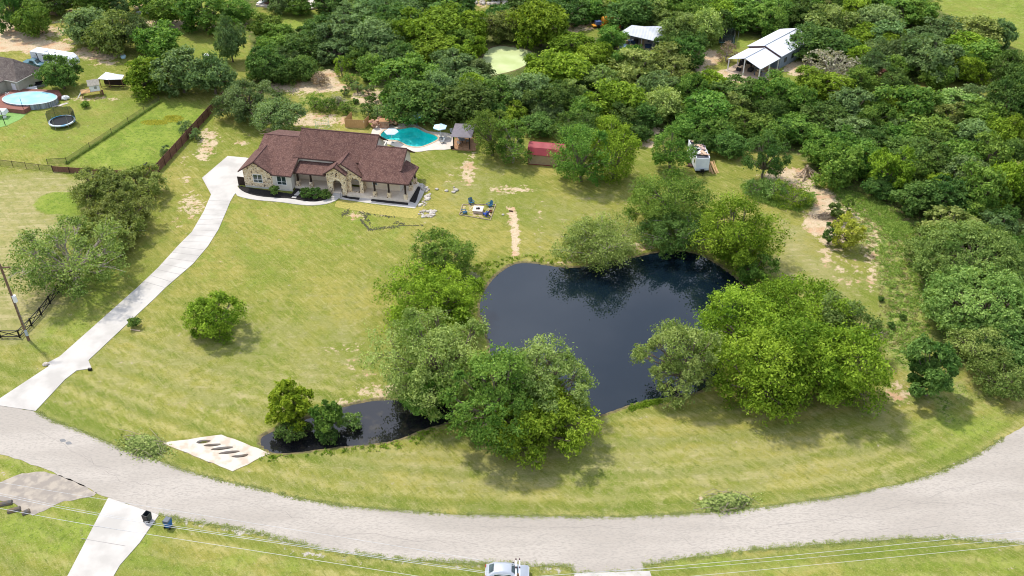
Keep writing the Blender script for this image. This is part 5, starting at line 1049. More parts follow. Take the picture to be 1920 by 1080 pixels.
# ------------------------------------------------------------------ wheelie bins
def bin_(label, loc, rz, m, ml, open_=False):
    r = thing('wheelie_bin', label, 'bin', loc, rz)
    s_ = 1.12
    if open_:
        b = MB(); bo = [(-.24, -.26), (.24, -.26), (.24, .26), (-.24, .26)]; to = [(-.31, -.35), (.31, -.35), (.31, .35), (-.31, .35)]; ti = [(-.28, -.32), (.28, -.32), (.28, .32), (-.28, .32)]
        vs = [(x, y, .06) for x, y in bo]+[(x, y, 1.0) for x, y in to]+[(x, y, 1.0) for x, y in ti]+[(x*.9, y*.9, .15) for x, y in bo]
        b.mesh(vs, [(3, 2, 1, 0)]+[(k, (k+1) % 4, 4+(k+1) % 4, 4+k) for k in range(4)]+[(4+k, 4+(k+1) % 4, 8+(k+1) % 4, 8+k) for k in range(4)]+[(8+k, 8+(k+1) % 4, 12+(k+1) % 4, 12+k) for k in range(4)]+[(12, 13, 14, 15)]); b.build('body', m, r)
        MB().hexa([(-.31, .36, .35), (.31, .36, .35), (.31, .40, .35), (-.31, .40, .35), (-.31, .38, 1.05), (.31, .38, 1.05), (.31, .43, 1.05), (-.31, .43, 1.05)]).build('lid', ml, r)
    else:
        MB().hexa([(-.24, -.26, .06), (.24, -.26, .06), (.24, .26, .06), (-.24, .26, .06), (-.31, -.35, 1.0), (.31, -.35, 1.0), (.31, .35, 1.0), (-.31, .35, 1.0)]).build('body', m, r)
        MB().hexa([(-.33, -.38, 1.01), (.33, -.38, 1.01), (.33, .38, 1.01), (-.33, .38, 1.01), (-.27, -.33, 1.09), (.27, -.33, 1.09), (.27, .36, 1.13), (-.27, .36, 1.13)]).build('lid', ml, r)
    for x in (-.3, .3): MB().tube([(x-.04, .3, .13), (x+.04, .3, .13)], .13, 12).build('wheel', M_black, r)
    MB().tube([(-.28, .42, .98), (.28, .42, .98)], .025, 6).build('handle', M_black, r); r.scale = (1.1,)*3; return r
p = at(279, 976); bin_('dark grey wheelie bin with open lid on the white driveway corner', (p.x, p.y, .07), R_(160), mat('charcoal_plastic', (.035, .045, .05), .5), M_black, True)
p = at(317, 987); bin_('blue wheelie bin with grey lid on the grass beside the driveway', (p.x, p.y, 0), R_(165), mat('blue_bin_plastic', (.01, .13, .42), .45), mat('grey_lid', (.13, .15, .18), .5))
for i, (px, py, lab) in enumerate([(169, 694, 'small dark drain pipe end on the right flare of the long driveway'), (86, 684, 'pale stone at the left flare of the long driveway')]):
    p = at(px, py); o = (MB().tube([(-.2, 0, .12), (.25, 0, .12)], .2, 10) if i == 0 else MB().blob((0, 0, .1), (.5, .35, .2))).build('drain_pipe' if i == 0 else 'rock', M_black if i == 0 else M_lime, None, loc=(p.x, p.y, .05)); tag(o, lab, 'pipe' if i == 0 else 'rock')
o = MB().tube([(-.7, .15, .1), (.7, -.15, .1)], .09, 6).build('log', mat('pale_log', (.5, .38, .26), .9), None, loc=at(254, 620)); tag(o, 'short pale log below the small shrub by the driveway', 'log')

# ------------------------------------------------------------------ long white barn with carport
FLp, FRp, RGp = at(1362.8, 107.8, 2.6), at(1426.7, 126.7, 2.6), at(1396.7, 110.6, 3.7)
BK = at(1434.4, 90.6, 3.7); ax = (BK-RGp); ax.z = 0; Lp = ax.length; ax.normalize(); end = at(1505, 56, 4.3); Lt = (Vector((end.x, end.y, 0))-Vector((RGp.x, RGp.y, 0))).dot(ax)
ang = math.atan2(ax.y, ax.x); hw = (FRp-FLp).length/2*.98
bn = thing('metal_barn', 'long barn house with white metal gable roof and open carport in the woods', 'barn', (RGp.x, RGp.y, 0), ang)
M_wr = mat('white_metal_roof', (.74, .75, .80), .45, (.66, .68, .74), .5, extra=seam('X', 1.1), coord='obj')
b = MB(); h0, h1 = 2.6, 3.85
b.slab([(0, -hw, h0), (Lp, -hw, h0), (Lp, 0, h1), (0, 0, h1)], .1).slab([(0, 0, h1), (Lp, 0, h1), (Lp, hw, h0), (0, hw, h0)], .1); b.build('carport_roof', M_wr, bn)
b = MB(); e_ = .5; b.slab([(Lp-.1, -hw-.3, h0+e_), (Lt, -hw-.3, h0+e_), (Lt, 0, h1+e_+.05), (Lp-.1, 0, h1+e_+.05)], .12).slab([(Lp-.1, 0, h1+e_+.05), (Lt, 0, h1+e_+.05), (Lt, hw+.3, h0+e_), (Lp-.1, hw+.3, h0+e_)], .12); b.build('roof', M_wr, bn)
MB().tube([(0, 0, h1+.02), (Lp-.12, 0, h1+.02)], .12, 5).build('ridge_cap', M_gal, bn); MB().tube([(Lp-.1, 0, h1+e_+.08), (Lt, 0, h1+e_+.08)], .12, 5).build('ridge_cap', M_gal, bn)
M_bluewall = mat('blue_grey_siding', (.25, .31, .38), .7, (.20, .26, .32), 1.5)
MB().box(Lp+.2, Lt-.3, -hw+.1, hw-.1, 0, h0+e_-.1).build('wall', M_bluewall, bn); b = MB(); wall_yz(b, [(-hw, h0+.2), (hw, h0+.2), (hw, h0+e_-.1), (0, h1+e_-.1), (-hw, h0+e_-.1)], Lp+.05, .08); b.build('gable', M_fascia, bn)
for x in (.15, Lp/2, Lp-.3):
    for y in (-hw+.2, hw-.2): MB().box(x-.1, x+.1, y-.1, y+.1, 0, h0-.08).build('post', M_white, bn)
MB().box(.05, .25, -.1, .1, 0, h1-.15).build('post', M_white, bn)
for x in (Lp+2, Lp+5, Lp+8.5): MB().box(x, x+1, -hw+.04, -hw+.09, 1.0, 2.0).build('window', M_glass, bn)
struct('concrete_slab', flat_poly([(bn.matrix_basis @ Vector((x, y, 0))).to_2d() for x, y in ((-1.5, -hw-.6), (Lp, -hw-.4), (Lp, hw+.3), (-.5, hw+.3))], .05), mat('dusty_slab', (.50, .40, .32), .9, (.40, .30, .22), 1), 'dusty concrete floor of the open carport', 'slab')
ORDK = ['first of its colour from the opening', 'second of its colour from the opening', 'third of its colour from the opening', 'deepest of its colour']
rr = random.Random(77); cl = [mat('clutter_dark', (.03, .03, .035), .8), M_tan, mat('clutter_blue', (.03, .06, .14), .6), M_grey]
for k in range(14):
    q = bn.matrix_basis @ Vector((1.5+(Lp-2)*k/14, rr.uniform(-hw+.8, hw-.8), 0)); s = rr.uniform(.35, .8); b = MB(); b.box(-s, s, -s*.6, s*.6, 0, rr.uniform(.5, 1.2)); b.cbox((0, 0, 1.3), s, s*.5, .3, .4)
    o = b.build('stored_crate', cl[k % 4], None, loc=q); o.rotation_euler.z = rr.uniform(0, 3); tag(o, ['black','tan','navy blue','grey'][k % 4]+' crate stored under the carport roof, '+ORDK[k//4], 'crate', 'clutter stored under the carport')
PR = [at(1426, 142), at(1450, 132), at(1462, 128)]; o = thing('timber_stack', 'low stack of timber posts along the right side of the carport', 'timber', PR[0]); b = MB()
for k in range(8): v0 = Vector((rr.uniform(-.3, .3), rr.uniform(-.5, .5), .1+.1*(k % 3))); b.tube([v0, (PR[2]-PR[0])*rr.uniform(.6, 1)+v0], .1, 5)
b.build('posts', mat('aged_timber', (.42, .33, .24), .9, (.28, .2, .15), 2), o)
# open pole barn
A, B = at(1160.6, 61.7, 2.7), at(1230.5, 77.4, 2.7); d = B-A; L_ = d.length*1.22; ang = math.atan2(d.y, d.x)
C0, C1 = at(1184.6, 46.9, 3.7), at(1250, 50, 3.7)
pb = thing('pole_barn', 'open fronted pole barn with grey mono pitch metal roof', 'barn', (A.x, A.y, 0), ang)
Mi = pb.matrix_basis.inverted() if False else (Matrix.Translation((A.x, A.y, 0)) @ Matrix.Rotation(ang, 4, 'Z')).inverted()
c0, c1 = Mi @ C0, Mi @ C1; mx_ = (c0.x+c1.x)/2
b = MB(); b.slab([(0, 0, 2.7), (L_, 0, 2.7), (c1.x, c1.y, 3.9), (c0.x+3, c0.y, 4.0), (c0.x, c0.y, 3.7)], .08); b.build('roof', mat('grey_metal_roof', (.50, .52, .55), .5, (.42, .44, .48), .6, extra=seam('X', 1.0)), pb)
for k in range(5): MB().box(L_*k/4-.08+.1*(k == 0), L_*k/4+.08, .15, .3, 0, 2.6).build('post', M_grey, pb)
MB().box(c0.x+.3, c1.x, c0.y-.6, c0.y-.5, 0, 3.5).build('back_wall', M_grey, pb)
for k in range(9):
    u_ = 1+(L_-2)*(k+.2)/9; q = pb.location+Vector((math.cos(ang)*u_, math.sin(ang)*u_, 0))+Vector((rr.uniform(-.5, 1.5), 2.5+rr.uniform(-1, 1), 0)); b = MB(); s = rr.uniform(.4, .9); b.box(-s, s, -s*.5, s*.5, 0, rr.uniform(.6, 1.5)).cbox((0, 0, 1.6), s, s*.4, .2, .5)
    o = b.build('stored_crate', cl[k % 4], None, loc=q); tag(o, ['leftmost','second from left','third from left','fourth from left','middle','fourth from right','third from right','second from right','rightmost'][k]+' of the stored machines under the grey pole barn roof', 'equipment', 'equipment stored in the pole barn')
# yellow tank machine, red tractor
p = at(1133, 50); tk = thing('tank_trailer', 'yellow orange tank trailer in the clearing near the pole barn', 'machinery', p, R_(18)); M_or = mat('orange_yellow_paint', (.72, .33, .03), .45, (.6, .25, .03), 2)
MB().tube([(-.6, 0, 1.6), (2.3, 0, 1.7)], .85, 14).build('tank', M_or, tk); MB().box(-3, 2.6, -.7, .7, .5, .75).build('chassis', M_or, tk); MB().box(-2.3, -1.0, -.6, .6, .76, 1.6).build('engine', mat('blue_engine', (.08, .12, .25), .5), tk)
for x in (-1.8, .8, 1.8):
    for y in (-.85, .85): MB().tube([(x, y-.14, .45), (x, y+.14, .45)], .45, 12).build('wheel', M_black, tk)
MB().tube([(.8, 0, 2.5), (.8, 0, 2.75)], .3, 10).build('hatch', M_white, tk)
p = at(1161, 58); tt = thing('tractor', 'small red tractor at the left end of the pole barn', 'tractor', p, R_(70)); M_tr = mat('red_tractor_paint', (.42, .06, .03), .5)
MB().box(-1.4, .2, -.3, .3, .8, 1.35).build('hood', M_tr, tt); MB().box(.2, .9, -.35, .35, .9, 1.1).box(.75, .85, -.3, .3, 1.1, 1.6).build('seat', M_black, tt); MB().tube([(.9, -.6, .8), (.9, -.6, 2.3), (.9, .6, 2.3), (.9, .6, .8)], .05, 5).build('roll_bar', M_tr, tt)
for x, r in ((.6, .7), (-1.1, .42)):
    for y in (-.7, .7): MB().tube([(x, y-.15, r), (x, y+.15, r)], r, 14).build('wheel', M_black, tt)
# small things in the far clearings
o = thing('paddling_pool', 'small light blue paddling pool among junk in front of the pole barn', 'paddling pool', at(1169, 88)); MB().lathe((0, 0, 0), [(1.0, 0), (1.05, .4), (.95, .4), (.93, .25)], 14).build('wall', M_umb, o)
for px, py, s, lab in [(1156, 103, .5, 'white drum left of the junk below the paddling pool'), (1178, 103, .7, 'white tub among junk below the paddling pool'), (1188, 96, .6, 'pale round basin right of the paddling pool'), (1308, 92, .7, 'black mailbox like barrel by the dirt track'), (232, 109, .6, 'small blue crate on the bare patch left of the mesquite')]:
    m_ = M_black if 'black' in lab else M_umb if 'blue crate' in lab else M_white
    o = MB().lathe((0, 0, 0), [(s*.8, 0), (s, s*.5), (s*.95, s), (s*.5, s*1.02)], 12).build('barrel', m_, None, loc=at(px, py)); tag(o, lab, 'barrel')
for px, py, lab, m_, rz in [(270, 26, 'silver and white boat hull on the ground among the mesquites', M_gal, 5), (275, 12, 'dark wooden cart near the top edge', M_darkwood, 0), (134, 24, 'pale tan tarp on the grass beside the trampoline', M_tan, 20), (388, 107, 'white broken chair frame on the grass', M_white, -20), (100, 27, 'tan and brown hut roof in the trees by the top left', M_tan, 0)]:
    o = thing('yard_junk', lab, 'junk', at(px, py), R_(rz)); L2 = 3.2 if 'boat' in lab else 1.3
    MB().hexa([(-L2/2, -.3, 0), (L2/2, -.4, 0), (L2/2, .4, 0), (-L2/2, .3, 0), (-L2/2-.1, -.5, .5), (L2/2+.1, -.6, .5), (L2/2+.1, .6, .5), (-L2/2-.1, .5, .5)]).build('hull', m_, o); MB().box(-L2*.3, L2*.3, -.1, .1, .51, .8).build('top', m_, o)
# far building site at the top edge
q0, q1, q2, q3 = at(480, 12), at(620, 10), at(640, -22), at(505, -22)
fs_ = thing('building_site', 'pale concrete foundation with white boards behind trees at the top edge', 'building site', at(480, 12)); b = MB(); b.prism([tuple((v-q0).to_2d()) for v in (q0, at(560, 22), at(588, 18), q1, q2, q3)], 0, .4); b.build('foundation', mat('pinkish_slab', (.62, .55, .50), .9, (.5, .42, .36), .6), fs_)
for k in range(6): a = (at(484+14*k, 11)-q0); MB().cbox(a+Vector((2, 3, .55)), 1.0, 7, .2, R_(-35)).build('board_stack', [M_white, M_wood][k % 2], fs_)
for px, lab in ((935, 'white rubble mound in the clearing at the top edge centre'), (905, 'pinkish rubble mound in the clearing at the top edge centre')):
    o = thing('rubble_mound', lab, 'rubble', at(px, 6)); b = MB()
    for k in range(14): b.blob((rr.uniform(-2, 2), rr.uniform(-1.2, 1.2), .2), (.6, .5, .4), rr, .3, 6, 4)
    b.build('rubble', M_lime, o)

# ------------------------------------------------------------------ trees
def leaf_mat(name, dark, light, hue=.06, sat=.95):
    m = bpy.data.materials.new(name); m.use_nodes = True; t = m.node_tree; t.nodes.clear(); l = t.links.new
    o = t.nodes.new('ShaderNodeOutputMaterial'); a = t.nodes.new('ShaderNodeAttribute'); a.attribute_name = 'tint'
    cr_ = t.nodes.new('ShaderNodeValToRGB'); e = cr_.color_ramp.elements; e[0].color = (*dark, 1); e[1].color = (*light, 1); e[0].position = .05; e[1].position = .95
    l(a.outputs['Fac'], cr_.inputs[0]); oi = t.nodes.new('ShaderNodeObjectInfo'); hs = t.nodes.new('ShaderNodeHueSaturation')
    r = t.nodes.new('ShaderNodeMapRange'); r.inputs[3].default_value = .5-hue*.12; r.inputs[4].default_value = .5+hue*.4; l(oi.outputs['Random'], r.inputs[0]); l(r.outputs[0], hs.inputs['Hue'])
    r2 = t.nodes.new('ShaderNodeMath'); r2.operation = 'MULTIPLY'; r2.inputs[1].default_value = 7.31; l(oi.outputs['Random'], r2.inputs[0]); r3 = t.nodes.new('ShaderNodeMath'); r3.operation = 'FRACT'; l(r2.outputs[0], r3.inputs[0])
    r4 = t.nodes.new('ShaderNodeMapRange'); r4.inputs[3].default_value = .78; r4.inputs[4].default_value = 1.18; l(r3.outputs[0], r4.inputs[0]); l(r4.outputs[0], hs.inputs['Value']); hs.inputs['Saturation'].default_value = sat; l(cr_.outputs[0], hs.inputs['Color'])
    d = t.nodes.new('ShaderNodeBsdfPrincipled'); d.inputs['Roughness'].default_value = .6; d.inputs['Specular IOR Level'].default_value = .08; tr = t.nodes.new('ShaderNodeBsdfTranslucent'); l(hs.outputs[0], d.inputs['Base Color'])
    br = t.nodes.new('ShaderNodeMixRGB'); br.blend_type = 'MULTIPLY'; br.inputs[0].default_value = 1; br.inputs[2].default_value = (1.25, 1.2, .5, 1); l(hs.outputs[0], br.inputs[1]); l(br.outputs[0], tr.inputs[0])
    mx_ = t.nodes.new('ShaderNodeMixShader'); mx_.inputs[0].default_value = .35; l(d.outputs[0], mx_.inputs[1]); l(tr.outputs[0], mx_.inputs[2]); l(mx_.outputs[0], o.inputs[0]); return m
K = dict(
    A=dict(m=leaf_mat('bright_leaves', (.09, .165, .010), (.36, .48, .05), .03, 1.0), w='bright green'),
    B=dict(m=leaf_mat('mid_green_leaves', (.07, .155, .014), (.27, .39, .055)), w='mid green'),
    C=dict(m=leaf_mat('dark_leaves', (.052, .115, .016), (.20, .30, .06)), w='dark green'),
    G=dict(m=leaf_mat('grey_green_leaves', (.09, .155, .04), (.28, .38, .13)), w='grey green'),
    O=dict(m=leaf_mat('olive_leaves', (.11, .165, .024), (.38, .43, .11)), w='olive green'),
    F=dict(m=leaf_mat('fresh_dome_leaves', (.10, .20, .03), (.36, .50, .12)), w='fresh green'),
    Z=dict(m=leaf_mat('lime_leaves', (.17, .27, .014), (.46, .56, .05), 0.0, 1.0), w='lime green'),
    Y=dict(m=leaf_mat('yellow_leaves', (.27, .30, .02), (.56, .54, .07)), w='yellow'),
    L=dict(m=leaf_mat('pale_dry_leaves', (.15, .245, .035), (.44, .54, .15)), w='pale green'),
    P=dict(m=leaf_mat('pinkish_leaves', (.16, .11, .07), (.42, .30, .22), .02), w='pinkish brown'),
    M=dict(m=leaf_mat('maroon_leaves', (.14, .05, .04), (.30, .13, .10), .02), w='maroon'),
    D=dict(m=leaf_mat('dead_twig_leaves', (.20, .20, .12), (.42, .40, .28), .02), w='bare grey'))
M_bark = mat('grey_brown_bark', (.14, .105, .075), .95, (.22, .18, .14), 4, coord='obj')
M_pale = mat('pale_dead_branches', (.42, .37, .30), .9, (.30, .25, .2), 4, coord='obj')

def tree_mesh(seed, R1, C, zc, n, leaf, nl=22, lob=.36, airy=0., flat=.6, twigs=0, spread=1.0, droop=0., dome=False):
    """crown (leaf quads spread over many sprays on lobes) and trunk with limbs"""
    g = np.random.default_rng(seed)
    d = g.normal(size=(nl, 3)); d /= np.linalg.norm(d, axis=1)[:, None]
    d[:, 2] = np.where(d[:, 2] < -.8, -d[:, 2], d[:, 2])
    # even out lobe directions
    for _ in range(12):
        for i in range(nl):
            v = d[i]-d; q = (v**2).sum(1)+1e-3; q[i] = 1e9; d[i] += .05*(v/q[:, None]**1.5).sum(0)/nl*4; d[i] /= np.linalg.norm(d[i])
    d[:, 2] = np.maximum(d[:, 2], -.72)
    rad = g.uniform(.55, 1.02, nl)*spread; inner = g.random(nl) < .18
    if dome: rad = g.uniform(.9, 1.0, nl); inner[:] = False; d[:, 2] = np.maximum(d[:, 2], -.15); d /= np.linalg.norm(d, axis=1)[:, None]
    rad[inner] *= .45
    E3 = np.array([R1, R1, C]); cen = d*rad[:, None]*E3*(1-lob*.35); lr = R1*lob*g.uniform(.55, 1.3, nl)
    ltint = g.normal(0, .15, nl)
    ns = max(6, int(26*(1-airy*.4))); ml = max(4, n//(nl*ns))
    li = np.repeat(np.arange(nl), ns); S = len(li)
    du = g.normal(size=(S, 3)); du /= np.linalg.norm(du, axis=1)[:, None]; du += .75*d[li]+np.array([0, 0, .35]); du /= np.linalg.norm(du, axis=1)[:, None]
    sp = cen[li]+du*lr[li][:, None]*g.uniform(.5, 1.3, S)[:, None]*np.array([1, 1, flat+.2])
    stint = ltint[li]+g.normal(0, .13, S)
    si = np.repeat(np.arange(S), ml); N = len(si)
    sig = (lr[li]*.17*(1+airy*.4))[si][:, None]
    off = g.normal(size=(N, 3))*sig*np.array([1, 1, .75]); pos = sp[si]+off; pos[:, 2] -= droop*np.abs(off[:, 0]+off[:, 1])
    nr = du[si]*.7+g.normal(size=(N, 3))*.85+np.array([0, 0, .5]); nr /= np.linalg.norm(nr, axis=1)[:, None]
    a = np.cross(nr, g.normal(size=(N, 3))); a /= np.linalg.norm(a, axis=1)[:, None]; b = np.cross(nr, a)
    s = leaf*g.uniform(.5, 1.35, N)[:, None]; A_, B_ = a*s, b*s*.5
    q_ = np.percentile(np.abs(pos[:, :2]), 97.5); f_ = R1/q_; f2 = C/max(np.percentile(pos[:, 2], 98.5), -np.percentile(pos[:, 2], 1.5)); pos[:, :2] *= f_; pos[:, 2] *= f2; FS = np.array([f_, f_, f2]); cen = cen*FS; sp = sp*FS
    pos[:, 2] += zc; lo = .25*zc; pos[:, 2] = np.maximum(pos[:, 2], lo*g.random(N)+.05)
    Vv = np.stack([pos-A_, pos-B_+A_*.1, pos+A_, pos+B_+A_*.1], 1).reshape(-1, 3)
    me = bpy.data.meshes.new('crown'); fill_mesh(me, Vv, np.arange(4*N).reshape(N, 4), False)
    tt = np.clip(.42+stint[si]+g.normal(0, .24, N), 0, 1)
    at_ = me.attributes.new('tint', 'FLOAT', 'FACE'); at_.data.foreach_set('value', tt.astype(np.float32))
    # trunk and limbs
    rg = random.Random(seed); T = MB(); tr = .045*R1+.05; fork = zc-C*.55; base = Vector((0, 0, -.1)); fk = Vector((rg.uniform(-.1, .1)*R1, rg.uniform(-.1, .1)*R1, max(.4, fork)))
    T.tube([base, base*.5+fk*.5+Vector((rg.uniform(-.08, .08)*R1, 0, 0)), fk], [tr*1.25, tr, tr*.85], 7)
    for i in range(nl):
        c = Vector(cen[i])*(.72 if dome else 1)+Vector((0, 0, zc)); mid = fk.lerp(c, .5)+Vector((rg.uniform(-.1, .1), rg.uniform(-.1, .1), 0))*R1+Vector((0, 0, -.12*C if dome else rg.uniform(-.02, .1)*C))
        T.tube([fk, mid, c], [tr*.6, tr*.34, tr*.12], 5, False)
        for q in range(0 if dome else 3+twigs):
            e = Vector(sp[i*ns+rg.randrange(ns)])*(.88 if dome else 1)+Vector((0, 0, zc)); 
            if twigs: e = c+(e-c)*rg.uniform(1.0, 1.35)
            T.tube([mid.lerp(c, rg.uniform(.3, 1)), (c+e)/2+Vector((0, 0, .03*R1)), e], [tr*.2, tr*.12, tr*.04], 3, False)
    tm = bpy.data.meshes.new('trunk'); tm.from_pydata(T.v, [], T.f); tm.update(); tm.polygons.foreach_set('use_smooth', [True]*len(tm.polygons))
    return me, tm

def solve(cx, cy, w_, h_, cl=-.02, zratio=None):
    """crown centre, horizontal radius and half height from its box in the photograph"""
    z = 4.0
    for _ in range(6):
        P = at(cx, cy, z); sc = proj(P)[2]; R1 = w_/2/sc; phi = math.atan2(HC-z, P.y); v = (h_/2/sc)**2-(R1*math.sin(phi)*.92)**2
        C = math.sqrt(max(v, 0))/math.cos(phi); C = min(max(C, .55*R1), 1.25*R1); C = min(C, 6.0); z = C*(1+cl)+.15
    return P, R1, C, z
def put_tree(kind, label, group, cx, cy, w_, h_, seed, n=None, leaf=.2, name='tree', unique=True, bark=None, cl=-.02, cat='tree', **kw):
    P, R1, C, z = solve(cx, cy, w_, h_, cl)
    n = n or int(650*R1*R1+1500)
    cm, tm = tree_mesh(seed, R1, C, z, n, leaf, **kw)
    r = thing(name, label, cat, (P.x, P.y, 0), 0, group)
    cm.materials.append(K[kind]['m']); tm.materials.append(bark or M_bark)
    link(bpy.data.objects.new('crown', cm), r); link(bpy.data.objects.new('trunk', tm), r); return r

NEAR = [  # kind, cx, cy, w, h, label, options
 ('A', 400, 592, 102, 82, 'small round bright green tree alone on the big lawn', dict(leaf=.15, nl=26, lob=.3, n=16000)),
 ('Z', 544, 758, 78, 80, 'bright yellow green round tree at the left end of the creek', dict(leaf=.17, nl=34, lob=.26, n=22000)),
 ('B', 613, 782, 54, 76, 'soft narrow green tree in the creek right of the bright round tree', dict(leaf=.15, nl=24, lob=.32, n=13000)),
 ('B', 828, 484, 112, 88, 'uppermost green tree in the row left of the pond', dict(leaf=.16, twigs=3, nl=24)),
 ('A', 812, 566, 172, 112, 'bright green spreading tree in the row left of the pond, second from the top', dict(leaf=.17, nl=30)),
 ('L', 818, 676, 204, 172, 'large pale green tree with dry twigs left of the pond', dict(leaf=.17, nl=34, lob=.3, airy=.3, twigs=3)),
 ('B', 800, 738, 95, 85, 'mid green tree overhanging the creek below the pale twiggy tree', dict(leaf=.17, nl=18)),
 ('B', 930, 745, 178, 186, 'broad mid green tree between the creek and the pond', dict(leaf=.18, nl=40, lob=.26)),
 ('L', 1010, 722, 176, 158, 'pale green tree behind the bright leafy one between creek and pond', dict(leaf=.17, nl=36, lob=.27, twigs=2)),
 ('A', 1002, 786, 186, 128, 'bright leafy lower tree in front between creek and pond', dict(leaf=.2, nl=30, lob=.3)),
 ('L', 1277, 672, 152, 150, 'large pale green bushy tree on the right bank of the pond', dict(leaf=.16, nl=36, lob=.28, twigs=2)),
 ('A', 1392, 612, 160, 128, 'bright green tree at the upper left of the big tree group right of the pond', dict(leaf=.18, nl=26)),
 ('A', 1490, 592, 176, 122, 'bright green tree at the top of the big tree group right of the pond', dict(leaf=.19, nl=28)),
 ('O', 1575, 612, 120, 104, 'duller olive tree with bare twigs at the upper right of the big tree group', dict(leaf=.17, nl=20, twigs=3, airy=.2)),
 ('A', 1438, 702, 168, 146, 'bright green tree at the lower left of the big tree group above its shadow', dict(leaf=.2, nl=30)),
 ('A', 1515, 678, 176, 156, 'bright green tree in the middle of the big tree group right of the pond', dict(leaf=.2, nl=28)),
 ('A', 1592, 690, 138, 150, 'bright green tree at the right end of the big tree group', dict(leaf=.2, nl=28)),
 ('O', 1118, 452, 140, 96, 'olive tree with bare grey branches leaning over the far bank of the pond', dict(leaf=.15, nl=24, airy=.5, twigs=5, bark='pale')),
 ('B', 1255, 388, 150, 108, 'rounded green tree behind the pond right of the leaning twiggy tree', dict(leaf=.16, nl=28)),
 ('C', 1262, 436, 118, 74, 'dark green tree with grey dead branches on the far bank of the pond', dict(leaf=.16, nl=20, twigs=4, bark='pale')),
 ('A', 1382, 440, 146, 124, 'large bright green tree at the right end of the far bank of the pond', dict(leaf=.18, nl=32)),
 ('B', 1412, 502, 80, 58, 'low green tree below the large bright tree at the right of the pond', dict(leaf=.16, nl=14)),
 ('O', 196, 352, 112, 62, 'olive mesquite beside the bright green grass mound', dict(leaf=.18, nl=32, lob=.26, airy=.3, twigs=4)),
 ('O', 260, 345, 86, 60, 'olive mesquite in front of the lower board fence', dict(leaf=.18, nl=26, lob=.28, airy=.3, twigs=4)),
 ('O', 230, 397, 112, 54, 'olive mesquite left of the driveway, below the two at the board fence', dict(leaf=.18, nl=26, lob=.28, airy=.3, twigs=4)),
 ('O', 205, 441, 100, 66, 'olive mesquite with grey twigs left of the driveway at the middle of the row', dict(leaf=.19, nl=30, lob=.26, airy=.45, twigs=5, bark='pale')),
 ('O', 125, 484, 204, 112, 'wide thin mesquite with visible limbs above the black crossbuck fence', dict(leaf=.19, nl=34, lob=.24, airy=.55, twigs=5, n=17000, bark='pale')),
 ('B', 1092, 292, 96, 104, 'drooping green tree covering the right side of the red roofed shed', dict(leaf=.17, nl=26)),
 ('A', 1152, 285, 88, 108, 'bright green drooping tree right of the one covering the red shed', dict(leaf=.17, nl=24)),
 ('C', 1078, 246, 90, 60, 'dark green tree behind the drooping trees at the red shed', dict(leaf=.17)),
 ('B', 1257, 283, 78, 84, 'round green tree left of the white trailer with debris', dict(leaf=.16, nl=20)),
 ('C', 1438, 296, 78, 92, 'dark green upright tree right of the lumber pile', dict(leaf=.16, nl=20)),
 ('B', 922, 252, 78, 84, 'green tree beside the gazebo roof', dict(leaf=.15, nl=20)),
 ('B', 962, 268, 66, 78, 'green tree with a pale trunk left of the red roofed shed', dict(leaf=.15, nl=18, bark='pale')),
 ('G', 462, 190, 118, 66, 'grey green mesquite at the top of the tall board fence', dict(leaf=.18, nl=30, lob=.26, airy=.35, twigs=4)),
 ('G', 522, 215, 88, 56, 'grey green mesquite with a crooked trunk behind the left of the house roof', dict(leaf=.18, nl=22, airy=.4, twigs=3, cl=.5)),
 ('Y', 1590, 436, 56, 58, 'small yellow flowering tree on the bare clearing', dict(leaf=.14, nl=20, lob=.32, n=9000, cl=.15)),
 ('C', 1556, 438, 36, 40, 'small dark shrub left of the yellow tree', dict(leaf=.13, nl=10)),
 ('C', 1570, 398, 36, 30, 'small green bush on the clearing above the yellow tree', dict(leaf=.13, nl=8)),
 ('B', 1592, 382, 24, 30, 'thin sapling on the clearing above the yellow tree', dict(leaf=.12, nl=7, cl=.5)),
 ('F', 1822, 490, 196, 104, 'broad flat topped fresh green tree at the right edge, uppermost of three', dict(leaf=.19, nl=90, lob=.205, n=52000, dome=True)),
 ('F', 1845, 575, 190, 104, 'broad dense fresh green tree at the right edge, middle of three', dict(leaf=.19, nl=90, lob=.205, n=52000, dome=True)),
 ('F', 1888, 636, 140, 94, 'broad green tree at the right edge, lowest of the three big domes', dict(leaf=.19, nl=70, lob=.21, n=38000, dome=True)),
 ('O', 1838, 655, 118, 96, 'olive brown bush below the big domed trees at the right edge', dict(leaf=.14, nl=26)),
 ('O', 1882, 712, 96, 76, 'olive shrub nearest the road at the right edge', dict(leaf=.14, nl=22)),
 ('C', 1750, 697, 94, 106, 'dark glossy round tree alone at the end of the tall grass by the road', dict(leaf=.2, nl=34, lob=.3, n=24000)),
 ('O', 1722, 466, 52, 62, 'small olive shrub at the left foot of the domed trees', dict(leaf=.13, nl=12)),
]
BK_ = {'pale': M_pale}
for i, (k, cx, cy, w_, h_, lab, op) in enumerate(NEAR):
    op = dict(op); bk = BK_.get(op.pop('bark', None), M_bark)
    small = w_ < 46
    put_tree(k, lab, None, cx, cy, w_, h_, 100+i, name='shrub' if small and 'tree' not in lab else 'tree', cat='shrub' if 'shrub' in lab or 'bush' in lab and 'bushy' not in lab else 'tree', bark=bk, **op)

